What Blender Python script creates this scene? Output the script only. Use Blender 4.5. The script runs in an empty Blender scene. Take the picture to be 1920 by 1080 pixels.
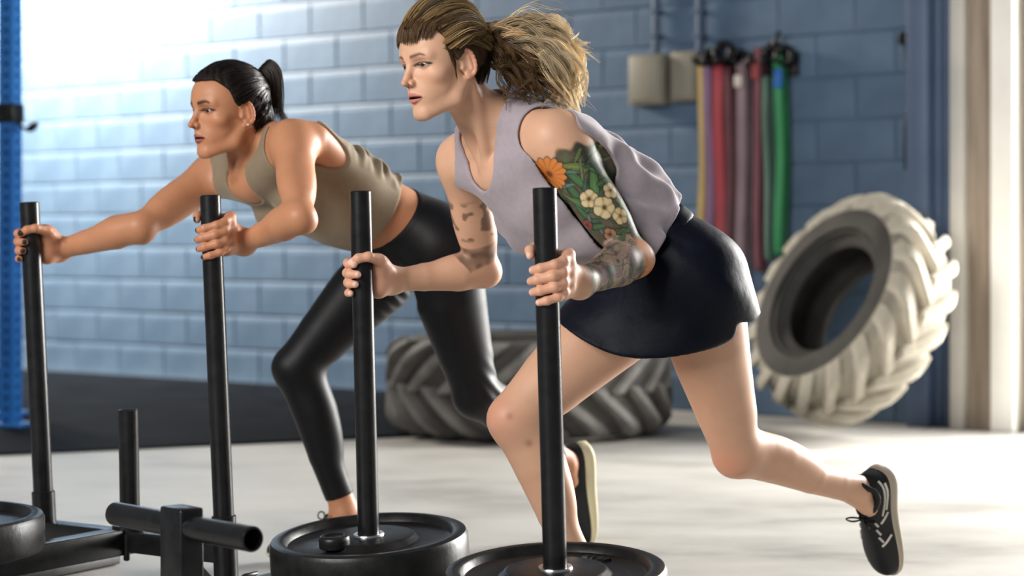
import bpy, bmesh, math, random
import numpy as np
from mathutils import Vector, Matrix

random.seed(7)
RNG = np.random.default_rng(7)
SC = bpy.context.scene
COL = SC.collection

# ------------------------------------------------------------------ camera
FPX, HOR, CAMH = 3500.0, 455.0, 0.84           # focal length in pixels, horizon row, eye height
cam_data = bpy.data.cameras.new('camera')
cam_data.sensor_width = 36.0
cam_data.lens = FPX / 1920.0 * 36.0
cam_data.shift_y = -(540.0 - HOR) / 1920.0
cam_data.dof.use_dof = True
cam_data.dof.focus_distance = 4.05
cam_data.dof.aperture_fstop = 2.4
cam = bpy.data.objects.new('camera', cam_data)
cam.location = (0, 0, CAMH)
cam.rotation_euler = (math.radians(90), 0, 0)
COL.objects.link(cam)
SC.camera = cam

# ------------------------------------------------------------------ world, lamps, exposure
world = bpy.data.worlds.new('world')
SC.world = world
world.use_nodes = True
wn = world.node_tree.nodes
wn['Background'].inputs[0].default_value = (0.86, 0.90, 0.96, 1)
wn['Background'].inputs[1].default_value = 0.19


def area_light(name, loc, target, sx, sy, watts, col):
    d = bpy.data.lights.new(name, 'AREA')
    d.shape = 'RECTANGLE'
    d.size, d.size_y, d.energy, d.color = sx, sy, watts, col
    o = bpy.data.objects.new(name, d)
    o.location = loc
    o.rotation_euler = (Vector(target) - Vector(loc)).to_track_quat('-Z', 'Y').to_euler()
    COL.objects.link(o)
    return o


# daylight through the big roll-up door on the right, behind the athletes
area_light('door_daylight', (4.3, 7.9, 1.8), (0.2, 4.7, 0.8), 2.6, 2.8, 1050, (1.0, 0.98, 0.94))
# soft fill lamp added on the left in front of the athletes, source unseen
area_light('fill_left', (-3.6, 0.2, 3.0), (-0.3, 4.4, 0.9), 3.0, 2.0, 325, (1.0, 0.97, 0.93))
# skylight close to the block wall, upper left
area_light('skylight', (-3.6, 11.3, 3.35), (-2.95, 12.05, 2.35), 2.0, 0.7, 700, (1.0, 0.90, 0.76))

SC.view_settings.view_transform = 'Standard'
SC.view_settings.look = 'None'
SC.view_settings.gamma = 1.0
SC.view_settings.use_curve_mapping = False
SC.view_settings.exposure = 0.0


# ------------------------------------------------------------------ helpers
def px(x, y, d):
    """scene point that stands at distance d in the direction of frame position x, y"""
    return np.array([(x - 960.0) / FPX * d, d, CAMH - (y - HOR) / FPX * d])


def srgb(r, g, b):
    def f(c):
        c /= 255.0
        return c / 12.92 if c <= 0.04045 else ((c + 0.055) / 1.055) ** 2.4
    return (f(r), f(g), f(b))


def unit(v):
    v = np.asarray(v, float)
    return v / np.linalg.norm(v)


def new_mat(name, col=(0.5, 0.5, 0.5), rough=0.5, metal=0.0, spec=0.5):
    m = bpy.data.materials.new(name)
    m.use_nodes = True
    b = m.node_tree.nodes['Principled BSDF']
    b.inputs['Base Color'].default_value = (*col, 1)
    b.inputs['Roughness'].default_value = rough
    b.inputs['Metallic'].default_value = metal
    b.inputs['Specular IOR Level'].default_value = spec
    return m


def noise_mat(name, c1, c2, scale=8.0, rough=0.6, bump=0.0, bscale=60.0, spec=0.5, stretch=(1, 1, 1), detail=6.0, r2=None, lo=0.35, hi=0.65):
    """two tones mixed by noise, with a fine bump"""
    m = new_mat(name, c1, rough, 0, spec)
    nt = m.node_tree
    b = nt.nodes['Principled BSDF']
    tc = nt.nodes.new('ShaderNodeTexCoord')
    mp = nt.nodes.new('ShaderNodeMapping')
    mp.inputs['Scale'].default_value = stretch
    nt.links.new(tc.outputs['Object'], mp.inputs['Vector'])
    n = nt.nodes.new('ShaderNodeTexNoise')
    n.inputs['Scale'].default_value = scale
    n.inputs['Detail'].default_value = detail
    nt.links.new(mp.outputs[0], n.inputs['Vector'])
    r = nt.nodes.new('ShaderNodeValToRGB')
    r.color_ramp.elements[0].position, r.color_ramp.elements[1].position = lo, hi
    r.color_ramp.elements[0].color = (*c1, 1)
    r.color_ramp.elements[1].color = (*c2, 1)
    nt.links.new(n.outputs['Fac'], r.inputs['Fac'])
    nt.links.new(r.outputs['Color'], b.inputs['Base Color'])
    if r2 is not None:
        mr = nt.nodes.new('ShaderNodeMapRange')
        mr.inputs['To Min'].default_value, mr.inputs['To Max'].default_value = rough, r2
        nt.links.new(n.outputs['Fac'], mr.inputs['Value'])
        nt.links.new(mr.outputs[0], b.inputs['Roughness'])
    if bump:
        n2 = nt.nodes.new('ShaderNodeTexNoise')
        n2.inputs['Scale'].default_value = bscale
        n2.inputs['Detail'].default_value = 4
        nt.links.new(tc.outputs['Object'], n2.inputs['Vector'])
        bp = nt.nodes.new('ShaderNodeBump')
        bp.inputs['Strength'].default_value = bump
        bp.inputs['Distance'].default_value = 0.01
        nt.links.new(n2.outputs['Fac'], bp.inputs['Height'])
        nt.links.new(bp.outputs[0], b.inputs['Normal'])
    return m


def link(name, me, mat, parent=None, smooth=False):
    if mat is not None and not me.materials:
        me.materials.append(mat)
    if smooth:
        me.polygons.foreach_set('use_smooth', np.ones(len(me.polygons), bool))
    o = bpy.data.objects.new(name, me)
    COL.objects.link(o)
    if parent is not None:
        o.parent = parent
    return o


def pydata(name, v, f):
    me = bpy.data.meshes.new(name)
    me.from_pydata([tuple(map(float, p)) for p in v], [], f)
    me.update()
    return me


def thing(name, label, cat, group=None, loc=(0, 0, 0)):
    o = bpy.data.objects.new(name, None)
    o.empty_display_size = 0.05
    o.location = loc
    COL.objects.link(o)
    o['label'], o['category'] = label, cat
    if group:
        o['group'] = group
    return o


def tag(o, label, cat, group=None):
    o['label'], o['category'] = label, cat
    if group:
        o['group'] = group
    return o


def structure(o, label=None):
    o['kind'] = 'structure'
    if label:
        o['label'] = label
    return o


def frame_of(axis, ref=(0, 0, 1)):
    """orthonormal (s, t, axis)"""
    a = unit(axis)
    r = np.asarray(ref, float)
    if abs(np.dot(r, a)) > 0.95:
        r = np.array([0, 1.0, 0]) if abs(a[1]) < 0.9 else np.array([1.0, 0, 0])
    s = unit(np.cross(r, a))
    return s, np.cross(a, s), a


def lathe(profile, n=64, axis_p=(0, 0, 0), axis=(0, 0, 1), closed=False, caps=False):
    """profile of (r, h) turned about an axis -> verts, faces"""
    s, t, a = frame_of(axis)
    p0 = np.asarray(axis_p, float)
    v, f = [], []
    m = len(profile)
    for i in range(n):
        c, sn = math.cos(2 * math.pi * i / n), math.sin(2 * math.pi * i / n)
        for r, h in profile:
            v.append(p0 + a * h + (s * c + t * sn) * r)
    for i in range(n):
        j = (i + 1) % n
        for k in range(m if closed else m - 1):
            l = (k + 1) % m
            f.append((i * m + k, j * m + k, j * m + l, i * m + l))
    if caps:
        f.append(tuple(i * m for i in range(n))[::-1])
        f.append(tuple(i * m + m - 1 for i in range(n)))
    return v, f


def tube(name, a, b, r, mat, parent=None, wall=0.0, n=28, bev=0.002):
    """round steel tube from a to b; wall > 0 leaves the b end open"""
    a, b = np.asarray(a, float), np.asarray(b, float)
    L = np.linalg.norm(b - a)
    if wall:
        prof = [(0.0, 0), (r - bev, 0), (r, bev), (r, L - bev), (r - bev, L), (r - wall, L), (r - wall, L - 0.05), (0.0, L - 0.05)]
    else:
        prof = [(0.0, 0), (r - bev, 0), (r, bev), (r, L - bev), (r - bev, L), (0.0, L)]
    v, f = lathe(prof, n, a, b - a)
    me = pydata(name, v, f)
    o = link(name, me, mat, parent)
    shade_auto(me)
    return o


def shade_auto(me, deg=35):
    me.polygons.foreach_set('use_smooth', np.ones(len(me.polygons), bool))
    try:
        me.set_sharp_from_angle(angle=math.radians(deg))
    except Exception:
        pass


def beam(name, a, b, w, h, mat, parent=None, up=(0, 0, 1), bev=0.003):
    """rectangular tube from a to b, w across and h along up"""
    a, b = np.asarray(a, float), np.asarray(b, float)
    ax = unit(b - a)
    u = np.asarray(up, float)
    u = unit(u - ax * np.dot(u, ax))
    s = np.cross(u, ax)
    L = np.linalg.norm(b - a)
    bm = bmesh.new()
    bmesh.ops.create_cube(bm, size=1)
    for vv in bm.verts:
        p = a + ax * (vv.co.x + 0.5) * L + s * vv.co.y * w + u * vv.co.z * h
        vv.co = p
    bmesh.ops.recalc_face_normals(bm, faces=bm.faces[:])
    if bev:
        bmesh.ops.bevel(bm, geom=bm.edges[:], offset=bev, segments=2, affect='EDGES', profile=0.5)
    me = bpy.data.meshes.new(name)
    bm.to_mesh(me)
    bm.free()
    shade_auto(me, 50)
    return link(name, me, mat, parent)


def sweep(pts, radii, n=8, cap=True):
    """round tube along a polyline -> verts, faces"""
    pts = np.asarray(pts, float)
    m = len(pts)
    radii = np.broadcast_to(radii, (m,))
    tang = np.gradient(pts, axis=0)
    tang /= np.linalg.norm(tang, axis=1)[:, None] + 1e-12
    s, t, _ = frame_of(tang[0])
    v, f = [], []
    for i in range(m):
        s = s - tang[i] * np.dot(s, tang[i])
        s = unit(s)
        t = np.cross(tang[i], s)
        for k in range(n):
            a = 2 * math.pi * k / n
            v.append(pts[i] + (s * math.cos(a) + t * math.sin(a)) * radii[i])
    for i in range(m - 1):
        for k in range(n):
            l = (k + 1) % n
            f.append((i * n + k, i * n + l, (i + 1) * n + l, (i + 1) * n + k))
    if cap:
        f.append(tuple(range(n))[::-1])
        f.append(tuple((m - 1) * n + k for k in range(n)))
    return v, f


def spline(pts, n):
    """Catmull-Rom through control points"""
    P = np.asarray(pts, float)
    P = np.vstack([2 * P[0] - P[1], P, 2 * P[-1] - P[-2]])
    segs = len(P) - 3
    out = []
    for q in np.linspace(0, segs - 1e-6, n):
        i = int(q)
        t = q - i
        p0, p1, p2, p3 = P[i:i + 4]
        out.append(0.5 * ((2 * p1) + (-p0 + p2) * t + (2 * p0 - 5 * p1 + 4 * p2 - p3) * t * t + (-p0 + 3 * p1 - 3 * p2 + p3) * t ** 3))
    return np.array(out)


# ------------------------------------------------------------------ materials of the place
M = {}
M['black'] = noise_mat('black_powder_coat', (0.005, 0.0055, 0.0065), (0.010, 0.0105, 0.0115), 30, 0.24, 0.03, 300, spec=0.36, r2=0.34)
M['rubber'] = noise_mat('black_rubber', (0.005, 0.0055, 0.006), (0.013, 0.013, 0.013), 22, 0.24, 0.05, 90, spec=0.32, r2=0.5)
M['steel'] = new_mat('bright_steel', (0.55, 0.56, 0.58), 0.25, 1.0)
M['tire'] = noise_mat('dusty_tire_rubber', (0.024, 0.023, 0.021), (0.056, 0.052, 0.046), 5, 0.75, 0.3, 60)
M['lug'] = noise_mat('worn_lug_rubber', (0.075, 0.072, 0.068), (0.19, 0.18, 0.165), 6, 0.75, 0.3, 60)
M['luglit'] = noise_mat('lug_painted_daylight', (0.34, 0.31, 0.25), (0.52, 0.48, 0.40), 5, 0.8, 0.3, 50)  # door daylight on the lugs put into the colour as a paler tone
M['treadlit'] = noise_mat('tread_painted_daylight', (0.20, 0.18, 0.145), (0.36, 0.33, 0.27), 5, 0.8, 0.3, 50)  # tread blown out by door daylight, painted in as a pale base
M['block'] = noise_mat('blue_painted_block', srgb(74, 98, 124), srgb(91, 115, 141), 3.0, 0.55, 0.2, 45, r2=0.68)
M['mortar'] = noise_mat('blue_painted_mortar', srgb(72, 96, 122), srgb(88, 111, 137), 5.0, 0.6, 0.4, 60)
M['bluepost'] = noise_mat('blue_painted_steel', srgb(66, 84, 112), srgb(80, 98, 126), 2, 0.45, 0.1, 40)
M['rack'] = noise_mat('bright_blue_powder_coat', srgb(20, 88, 160), srgb(34, 104, 176), 3, 0.4)
M['white'] = noise_mat('white_painted_jamb', srgb(196, 193, 187), srgb(214, 210, 202), 3, 0.6)
M['brightwhite'] = noise_mat('white_paint_sunlit_tone', srgb(240, 238, 232), srgb(250, 248, 242), 3, 0.5)  # whiter base puts the sun's overexposure of this jamb into its colour
M['taupe'] = noise_mat('bare_timber_jamb', srgb(140, 126, 112), srgb(176, 160, 144), 4, 0.7, stretch=(6, 6, 0.5))
M['beige'] = noise_mat('beige_enamel_box', srgb(132, 128, 116), srgb(148, 142, 128), 3, 0.5)
M['mat'] = noise_mat('dark_rubber_floor', srgb(17, 21, 27), srgb(26, 30, 36), 3, 0.75, 0.2, 120, spec=0.02)


def floor_material():
    m = new_mat('sealed_concrete', (0.6, 0.58, 0.54), 0.4)
    nt = m.node_tree
    b = nt.nodes['Principled BSDF']
    tc = nt.nodes.new('ShaderNodeTexCoord')
    mp = nt.nodes.new('ShaderNodeMapping')
    mp.inputs['Scale'].default_value = (0.8, 1.6, 1)
    mp.inputs['Rotation'].default_value = (0, 0, math.radians(-14))
    nt.links.new(tc.outputs['Object'], mp.inputs['Vector'])
    n = nt.nodes.new('ShaderNodeTexNoise')
    n.inputs['Scale'].default_value = 1.5
    n.inputs['Detail'].default_value = 9
    n.inputs['Roughness'].default_value = 0.62
    nt.links.new(mp.outputs[0], n.inputs['Vector'])
    r = nt.nodes.new('ShaderNodeValToRGB')
    e = r.color_ramp.elements
    e[0].position, e[0].color = 0.30, (*srgb(138, 135, 130), 1)
    e[1].position, e[1].color = 0.62, (*srgb(180, 177, 171), 1)
    k = r.color_ramp.elements.new(0.46)
    k.color = (*srgb(168, 165, 159), 1)
    nt.links.new(n.outputs['Fac'], r.inputs['Fac'])
    nt.links.new(r.outputs['Color'], b.inputs['Base Color'])
    mr = nt.nodes.new('ShaderNodeMapRange')
    mr.inputs['To Min'].default_value, mr.inputs['To Max'].default_value = 0.30, 0.62
    nt.links.new(n.outputs['Fac'], mr.inputs['Value'])
    nt.links.new(mr.outputs[0], b.inputs['Roughness'])
    return m


M['floor'] = floor_material()

# ------------------------------------------------------------------ the setting
fl = link('floor', pydata('floor', [(-9, -3, 0), (9, -3, 0), (9, 17, 0), (-9, 17, 0)], [(0, 1, 2, 3)]), M['floor'])
structure(fl, 'pale sealed concrete floor')

W0, WD, WN = np.array([0, 9.96, 0.0]), unit([1, -0.732, 0]), unit([-0.732, -1, 0])


def wall_px(x):
    """distance along the wall (from W0) seen at frame column x"""
    d = W0[1] / (1 + 0.732 * (x - 960) / FPX)
    X = (x - 960) / FPX * d
    return X / WD[0]


def wall_at(u, z, out=0.0):
    return W0 + WD * u + WN * out + np.array([0, 0, z])


BW, BH = 0.406, 0.2035
U0, U1, ZT = -4.9, wall_px(1735), 2.85
UX = U0 - 11 * BW      # the wall goes on to the left of the picture
wb = [wall_at(UX, -0.02, -0.009), wall_at(U1, -0.02, -0.009), wall_at(U1, ZT, -0.009), wall_at(UX, ZT, -0.009)]
wb += [p - WN * 0.18 for p in wb]
wall = link('wall_back', pydata('wall_back', wb, [(0, 1, 2, 3), (7, 6, 5, 4), (0, 4, 5, 1), (1, 5, 6, 2), (2, 6, 7, 3), (3, 7, 4, 0)]), M['mortar'])
structure(wall, 'blue painted concrete block wall')


def block_mesh(w, h, sagx=0.0):
    """one hollow-core block face: flat face with worn, sloping arrises"""
    g = 0.0012
    x0, x1, z0, z1 = g, w - g, g, h - g
    v = [(x0, 0.0072, z0), (x1, 0.0072, z0), (x1, 0.0045, z1), (x0, 0.0045, z1)]                          # foot in the joint
    v += [(x0 + .003, 0.0098, z0 + .003), (x1 - .003, 0.0098, z0 + .003), (x1 - .003, 0.0098, z1 - .012), (x0 + .003, 0.0098, z1 - .012)]
    v += [(x0 + .008, 0.0115, z0 + .007), (x1 - .008, 0.0115, z0 + .007), (x1 - .008, 0.0135, z1 - .036), (x0 + .008, 0.0135, z1 - .036)]
    f = [(8, 9, 10, 11)]
    for a in (0, 4):
        for i in range(4):
            j = (i + 1) % 4
            f.append((a + i, a + j, a + 4 + j, a + 4 + i))
    return v, f


def build_blocks():
    rot = Matrix(((WD[0], WN[0], 0), (WD[1], WN[1], 0), (0, 0, 1))).to_4x4()
    cache = {}
    rest_v, rest_f = [], []
    nrow = int(ZT / BH)
    for r in range(nrow):
        off = 0.0 if r % 2 else BW / 2
        u = U0 + off - BW
        while u < U1:
            a, b = max(u, U0), min(u + BW, U1)
            if b - a > 0.06:
                key = round(b - a, 3)
                if key not in cache:
                    v, f = block_mesh(b - a, BH)
                    me = pydata('block', v, f)
                    me.materials.append(M['block'])
                    cache[key] = me
                o = bpy.data.objects.new('block', cache[key])
                COL.objects.link(o)
                p = wall_at(a, r * BH, -0.012 + random.uniform(-0.0010, 0.0012))
                o.matrix_world = Matrix.Translation(p) @ rot
                o.parent = wall
            u += BW
        for k in range(1, 12):      # courses outside the picture, joined
            v, f = block_mesh(BW, BH)
            n0 = len(rest_v)
            u_ = U0 - k * BW - (BW / 2 if off else 0.0)
            rest_v += [wall_at(u_ + p[0], r * BH + p[2], -0.012 + p[1]) for p in v]
            rest_f += [tuple(n0 + i for i in q) for q in f]
    rest = link('block_courses', pydata('block_courses', rest_v, rest_f), M['block'], wall)
    rest['kind'] = 'stuff'


build_blocks()


def wall_box(name, x0, x1, z0, z1, o0, o1, mat, parent=None, bev=0.004):
    """box fixed to the wall between two frame columns"""
    a, b = wall_px(x0), wall_px(x1)
    c = (a + b) / 2
    return beam(name, wall_at(c, z0, (o0 + o1) / 2), wall_at(c, z1, (o0 + o1) / 2), b - a, o1 - o0, mat, parent, up=WN, bev=bev)


# steel column and the jambs of the roll-up door at the right end of the wall
c1 = thing('trim_1', 'blue painted steel column at the end of the block wall', 'column')
structure(c1)
ZC = 2.9
wall_box('flange', 1716, 1756, 0, ZC, -0.02, 0.10, M['bluepost'], c1)
wall_box('web', 1754, 1768, 0, ZC, -0.02, 0.03, M['bluepost'], c1)
wall_box('flange', 1767, 1790, 0, ZC, -0.06, 0.02, M['bluepost'], c1)
t2 = structure(wall_box('trim_2', 1790, 1816, 0, ZC, -0.05, 0.06, M['white']), 'narrow grey-white painted door jamb beside the blue column')
t3 = structure(wall_box('trim_3', 1816, 1868, 0, ZC, -0.10, 0.00, M['taupe']), 'bare taupe timber between the two white jambs')
t4 = structure(wall_box('trim_4', 1868, 1911, 0, ZC, -0.05, 0.07, M['brightwhite']), 'sunlit white door jamb at the far right')
t5 = structure(wall_box('trim_5', 1911, 2010, 0, ZC, -0.14, -0.03, M['taupe']), 'timber strip at the right edge')

# dark rubber flooring on the left, up to the wall
ma = np.array([-4.3, 6.32]); mb = np.array([0.35, 8.42])
poly = [ma, mb, (0.35, wall_at(0.35 / WD[0], 0)[1] - 0.03), (-4.3, 13.0)]
v = [(p[0], p[1], 0.001) for p in poly] + [(p[0], p[1], 0.013) for p in poly]
mat_o = link('rubber_mat', pydata('rubber_mat', v, [(3, 2, 1, 0), (4, 5, 6, 7)] + [(i, (i + 1) % 4, 4 + (i + 1) % 4, 4 + i) for i in range(4)]), M['mat'])
tag(mat_o, 'dark rubber floor mat in front of the blue block wall', 'mat')


# ------------------------------------------------------------------ rack upright at the left edge
def holed_post(name, base, sx, sy, z0, z1, mat, pitch=0.05, hr=0.0125, parent=None, dirx=(1, 0, 0)):
    """square steel upright with a row of round holes on its faces"""
    dx = unit(dirx)
    dy = np.array([-dx[1], dx[0], 0])
    v, f = [], []
    n = int((z1 - z0) / pitch)

    def add(pts, quads):
        k = len(v)
        v.extend(pts)
        f.extend([tuple(k + i for i in q) for q in quads])
    for nrm, tan, half, wid in ((-dy, dx, sy / 2, sx), (dx, dy, sx / 2, sy), (dy, -dx, sy / 2, sx), (-dx, -dy, sx / 2, sy)):
        for i in range(n):
            zc = z0 + (i + .5) * pitch
            c = np.asarray(base) + nrm * half
            ring, outer, back = [], [], []
            for k in range(8):
                a = math.pi / 8 + k * math.pi / 4
                cx, cz = math.cos(a), math.sin(a)
                m = max(abs(cx), abs(cz))
                ring.append(c + tan * cx * hr + np.array([0, 0, zc + cz * hr]))
                back.append(ring[-1] - nrm * 0.004)
                sq = max(abs(cx), abs(cz))
                ox = math.copysign(wid / 2, cx) if abs(cx) > abs(cz) else cx / sq * wid / 2
                oz = math.copysign(pitch / 2, cz) if abs(cz) > abs(cx) else cz / sq * pitch / 2
                outer.append(c + tan * ox + np.array([0, 0, zc + oz]))
            # corner points so that the face is full
            cor = [c + tan * sx_ * wid / 2 + np.array([0, 0, zc + sz_ * pitch / 2]) for sx_, sz_ in ((1, 1), (-1, 1), (-1, -1), (1, -1))]
            pts = ring + outer + back + cor
            q = []
            for k in range(8):
                l = (k + 1) % 8
                q.append((k, 8 + k, 8 + l, l))
                q.append((16 + k, k, l, 16 + l))
            q += [(8 + 0, 24, 8 + 1), (8 + 2, 25, 8 + 3), (8 + 4, 26, 8 + 5), (8 + 6, 27, 8 + 7)]
            add(pts, q)
    return link(name, pydata(name, v, f), mat, parent)


rk = thing('rack_upright', 'blue perforated steel rack upright standing on the mat at the left edge', 'rack')
RD = 8.42
rx = (20 - 960) / FPX * RD
rdir = unit([1, -0.35, 0])
holed_post('upright', (rx, RD, 0), 0.072, 0.072, 0.018, 2.12, M['rack'], 0.05, 0.011, rk, rdir)
beam('foot_plate', (rx - 0.09, RD + 0.02, 0.022), (rx + 0.085, RD - 0.03, 0.022), 0.15, 0.016, M['rack'], rk)
for zz in (1.38,):
    beam('sleeve', (rx, RD, zz), (rx, RD, zz + 0.085), 0.088, 0.088, M['black'], rk, up=(-rdir[1], rdir[0], 0))
v, f = sweep(spline([(rx + 0.04, RD - .03, 1.375), (rx + 0.075, RD - .045, 1.352), (rx + 0.105, RD - .055, 1.352), (rx + 0.135, RD - .065, 1.375)], 12), [0.008] * 5 + [0.010, 0.014, 0.017, 0.018, 0.018, 0.016, 0.012], 10)
link('hook', pydata('hook', v, f), M['black'], rk, True)
rb = thing('rack_upright', 'darker blue rack upright cut off by the left frame edge, behind the front one', 'rack')
holed_post('upright', (rx - 0.155, RD + 0.55, 0), 0.072, 0.072, 0.018, 2.25, M['rack'], 0.05, 0.011, rb, rdir)
beam('foot_plate', (rx - 0.24, RD + 0.57, 0.022), (rx - 0.08, RD + 0.52, 0.022), 0.15, 0.016, M['rack'], rb)


# ------------------------------------------------------------------ tractor tires
def tire(name, label, R, half, bead, center, normal, spin, body_mat, lug_mat, nlug=20, tread_mat=None):
    t = thing(name, label, 'tire', 'tractor tires', center)
    s_, t_, a_ = frame_of(normal)
    rot = Matrix((s_, t_, a_)).transposed().to_4x4()
    t.matrix_world = Matrix.Translation(Vector(center)) @ rot @ Matrix.Rotation(spin, 4, 'Z')
    Rt = R - 0.042
    h = half
    prof = [(bead, h * .62), (bead + .02, h * .72), (bead + .07, h * .90), (Rt - .16, h * 1.0), (Rt - .07, h * .98), (Rt - .025, h * .86), (Rt - .008, h * .6), (Rt, 0),
            (Rt - .008, -h * .6), (Rt - .025, -h * .86), (Rt - .07, -h * .98), (Rt - .16, -h), (bead + .07, -h * .9), (bead + .02, -h * .72), (bead, -h * .62),
            (bead + .012, -h * .58), (bead + .08, -h * .72), (Rt - .12, -h * .78), (Rt - .05, -h * .5), (Rt - .04, 0), (Rt - .05, h * .5), (Rt - .12, h * .78), (bead + .08, h * .72), (bead + .012, h * .58)]
    v, f = lathe(prof, 96, closed=True)
    me = pydata('carcass', v, [q[::-1] for q in f])
    shade_auto(me, 60)
    me.materials.append(body_mat)
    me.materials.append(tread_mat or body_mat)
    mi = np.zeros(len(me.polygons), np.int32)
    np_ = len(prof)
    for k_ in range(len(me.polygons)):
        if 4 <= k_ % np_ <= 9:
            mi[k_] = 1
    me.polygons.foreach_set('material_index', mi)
    link('carcass', me, body_mat, t)
    for rr in (bead + .05, Rt - .13):
        v, f = lathe([(rr + .007 * math.cos(a), h * (.90 if rr < .45 else 1.0) + .006 * math.sin(a)) for a in np.linspace(0, 2 * math.pi, 7)[:-1]], 72, closed=True)
        link('sidewall_ring', pydata('sidewall_ring', v, f), body_mat, t, True)
    # one lug: a curved bar from the tread centre over the shoulder
    meshes = []
    for side in (1, -1):
        v, f = [], []
        steps = 7
        for i in range(steps + 1):
            q = i / steps
            z = side * h * (-0.06 + 1.03 * q)
            ang = 0.42 * q ** 1.15
            drop = 0.0 if q < .72 else 0.055 * ((q - .72) / .28) ** 1.6
            rt = R - drop
            rb_ = rt - 0.075
            wd = 0.030 + 0.012 * q
            for rr, da in ((rb_, -wd * 1.35), (rt, -wd), (rt, wd), (rb_, wd * 1.35)):
                a = ang + da / R
                v.append((rr * math.cos(a), rr * math.sin(a), z))
        for i in range(steps):
            for k in range(3):
                q4 = (i * 4 + k, i * 4 + k + 1, (i + 1) * 4 + k + 1, (i + 1) * 4 + k)
                f.append(q4 if side > 0 else q4[::-1])
        e = (0, 3, 2, 1)
        f.append(e if side > 0 else e[::-1])
        e = tuple(steps * 4 + k for k in range(4))
        f.append(e if side > 0 else e[::-1])
        me = pydata('lug', v, f)
        me.materials.append(lug_mat)
        bm = bmesh.new(); bm.from_mesh(me)
        bmesh.ops.recalc_face_normals(bm, faces=bm.faces[:])
        bmesh.ops.bevel(bm, geom=[e_ for e_ in bm.edges if e_.calc_face_angle(0) > 0.9], offset=0.008, segments=2, affect='EDGES')
        bm.to_mesh(me); bm.free()
        shade_auto(me, 40)
        meshes.append(me)
    for i in range(nlug):
        for sd, me in enumerate(meshes):
            o = bpy.data.objects.new('lug', me)
            COL.objects.link(o)
            o.parent = t
            o.rotation_euler = (0, 0, 2 * math.pi * (i + 0.5 * sd) / nlug)
    return t


tire('tractor_tire', 'large dusty tractor tire, daylight painted into its tread, leaning upright against the blue column', 0.52, 0.17, 0.255,
     (1.482, 8.22, 0.548), (-0.77, -0.42, 0.46), 0.1, M['tire'], M['luglit'], 18, M['treadlit'])
tire('tractor_tire', 'dark tractor tire lying flat on the floor behind the two women', 0.635, 0.205, 0.30,
     (0.075, 8.28, 0.222), (0, 0, 1), 0.0, M['tire'], M['lug'], 20)

# ------------------------------------------------------------------ wall fixtures
zpx = lambda x, y: CAMH - (y - HOR) / FPX * (W0[1] / (1 + 0.732 * (x - 960) / FPX))
for (x0, x1, ya, yb, dep, lab) in ((1200, 1262, 108, 200, 0.11, 'larger beige electrical box on the wall, left of the pair'), (1270, 1319, 100, 192, 0.07, 'smaller beige electrical box touching the black band hanger')):
    e = thing('electrical_box', lab, 'electrical box', 'electrical boxes on the wall')
    wall_box('body', x0, x1, zpx(x0, yb), zpx(x0, ya), 0.0, dep, M['beige'], e, 0.006)
    wall_box('cover', x0 + 4, x1 - 4, zpx(x0, yb - 6), zpx(x0, ya + 6), dep, dep + 0.012, M['beige'], e, 0.003)
for xc, lab in ((1236, 'blue painted conduit rising from the larger electrical box'), (1318, 'blue painted conduit rising from the smaller electrical box')):
    u = wall_px(xc)
    c = thing('conduit', lab, 'conduit', 'conduits on the wall')
    tube('pipe', wall_at(u, zpx(xc, 102), 0.035), wall_at(u, 2.6, 0.035), 0.017, M['bluepost'], c, n=14)
    for yy in (20, 66):
        wall_box('clamp', xc - 9, xc + 9, zpx(xc, yy + 5), zpx(xc, yy), 0.0, 0.056, M['bluepost'], c, 0.002)

hg = thing('band_hanger', 'black wall hanger with pegs holding the resistance bands', 'hanger')
wall_box('board', 1312, 1500, zpx(1400, 148), zpx(1400, 104), 0.0, 0.03, M['black'], hg)
PEG = [1330, 1352, 1376, 1405, 1436, 1460, 1482]
for i, xc in enumerate(PEG):
    u = wall_px(xc)
    z = zpx(xc, 128)
    tube('peg', wall_at(u, z, 0.02), wall_at(u, z + 0.03, 0.16), 0.012, M['black'], hg, n=12)
for j, (xc, yy, rr) in enumerate(((1345, 112, .055), (1372, 100, .06), (1398, 112, .05), (1432, 116, .048), (1462, 100, .055), (1486, 106, .055))):
    u = wall_px(xc)
    v, f = lathe([(rr - .016 + .016 * math.cos(a), .016 * math.sin(a) * 1.6) for a in np.linspace(0, 2 * math.pi, 9)[:-1]], 20, wall_at(u, zpx(xc, yy), 0.06 + .02 * (j % 2)), WN + np.array([.1 * (j % 3 - 1), 0, .2]), closed=True)
    o = link('strap_coil', pydata('strap_coil', v, f), M['black'], None, True)
    tag(o, ['small', 'thick', 'low', 'slim', 'upright', 'outer'][j] + ' coil of black strap hung on the band hanger above the ' + ['yellow', 'red', 'grey-mauve', 'maroon', 'pale green', 'bright green'][j] + ' band', 'strap', 'black strap coils on the hanger')
v, f = sweep(spline([wall_at(wall_px(1462), zpx(1462, 104), .08), wall_at(wall_px(1470), zpx(1470, 84), .1), wall_at(wall_px(1478), zpx(1478, 62), .09)], 8), 0.012, 8)
link('upper_hook', pydata('upper_hook', v, f), M['black'], hg, True)

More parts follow.
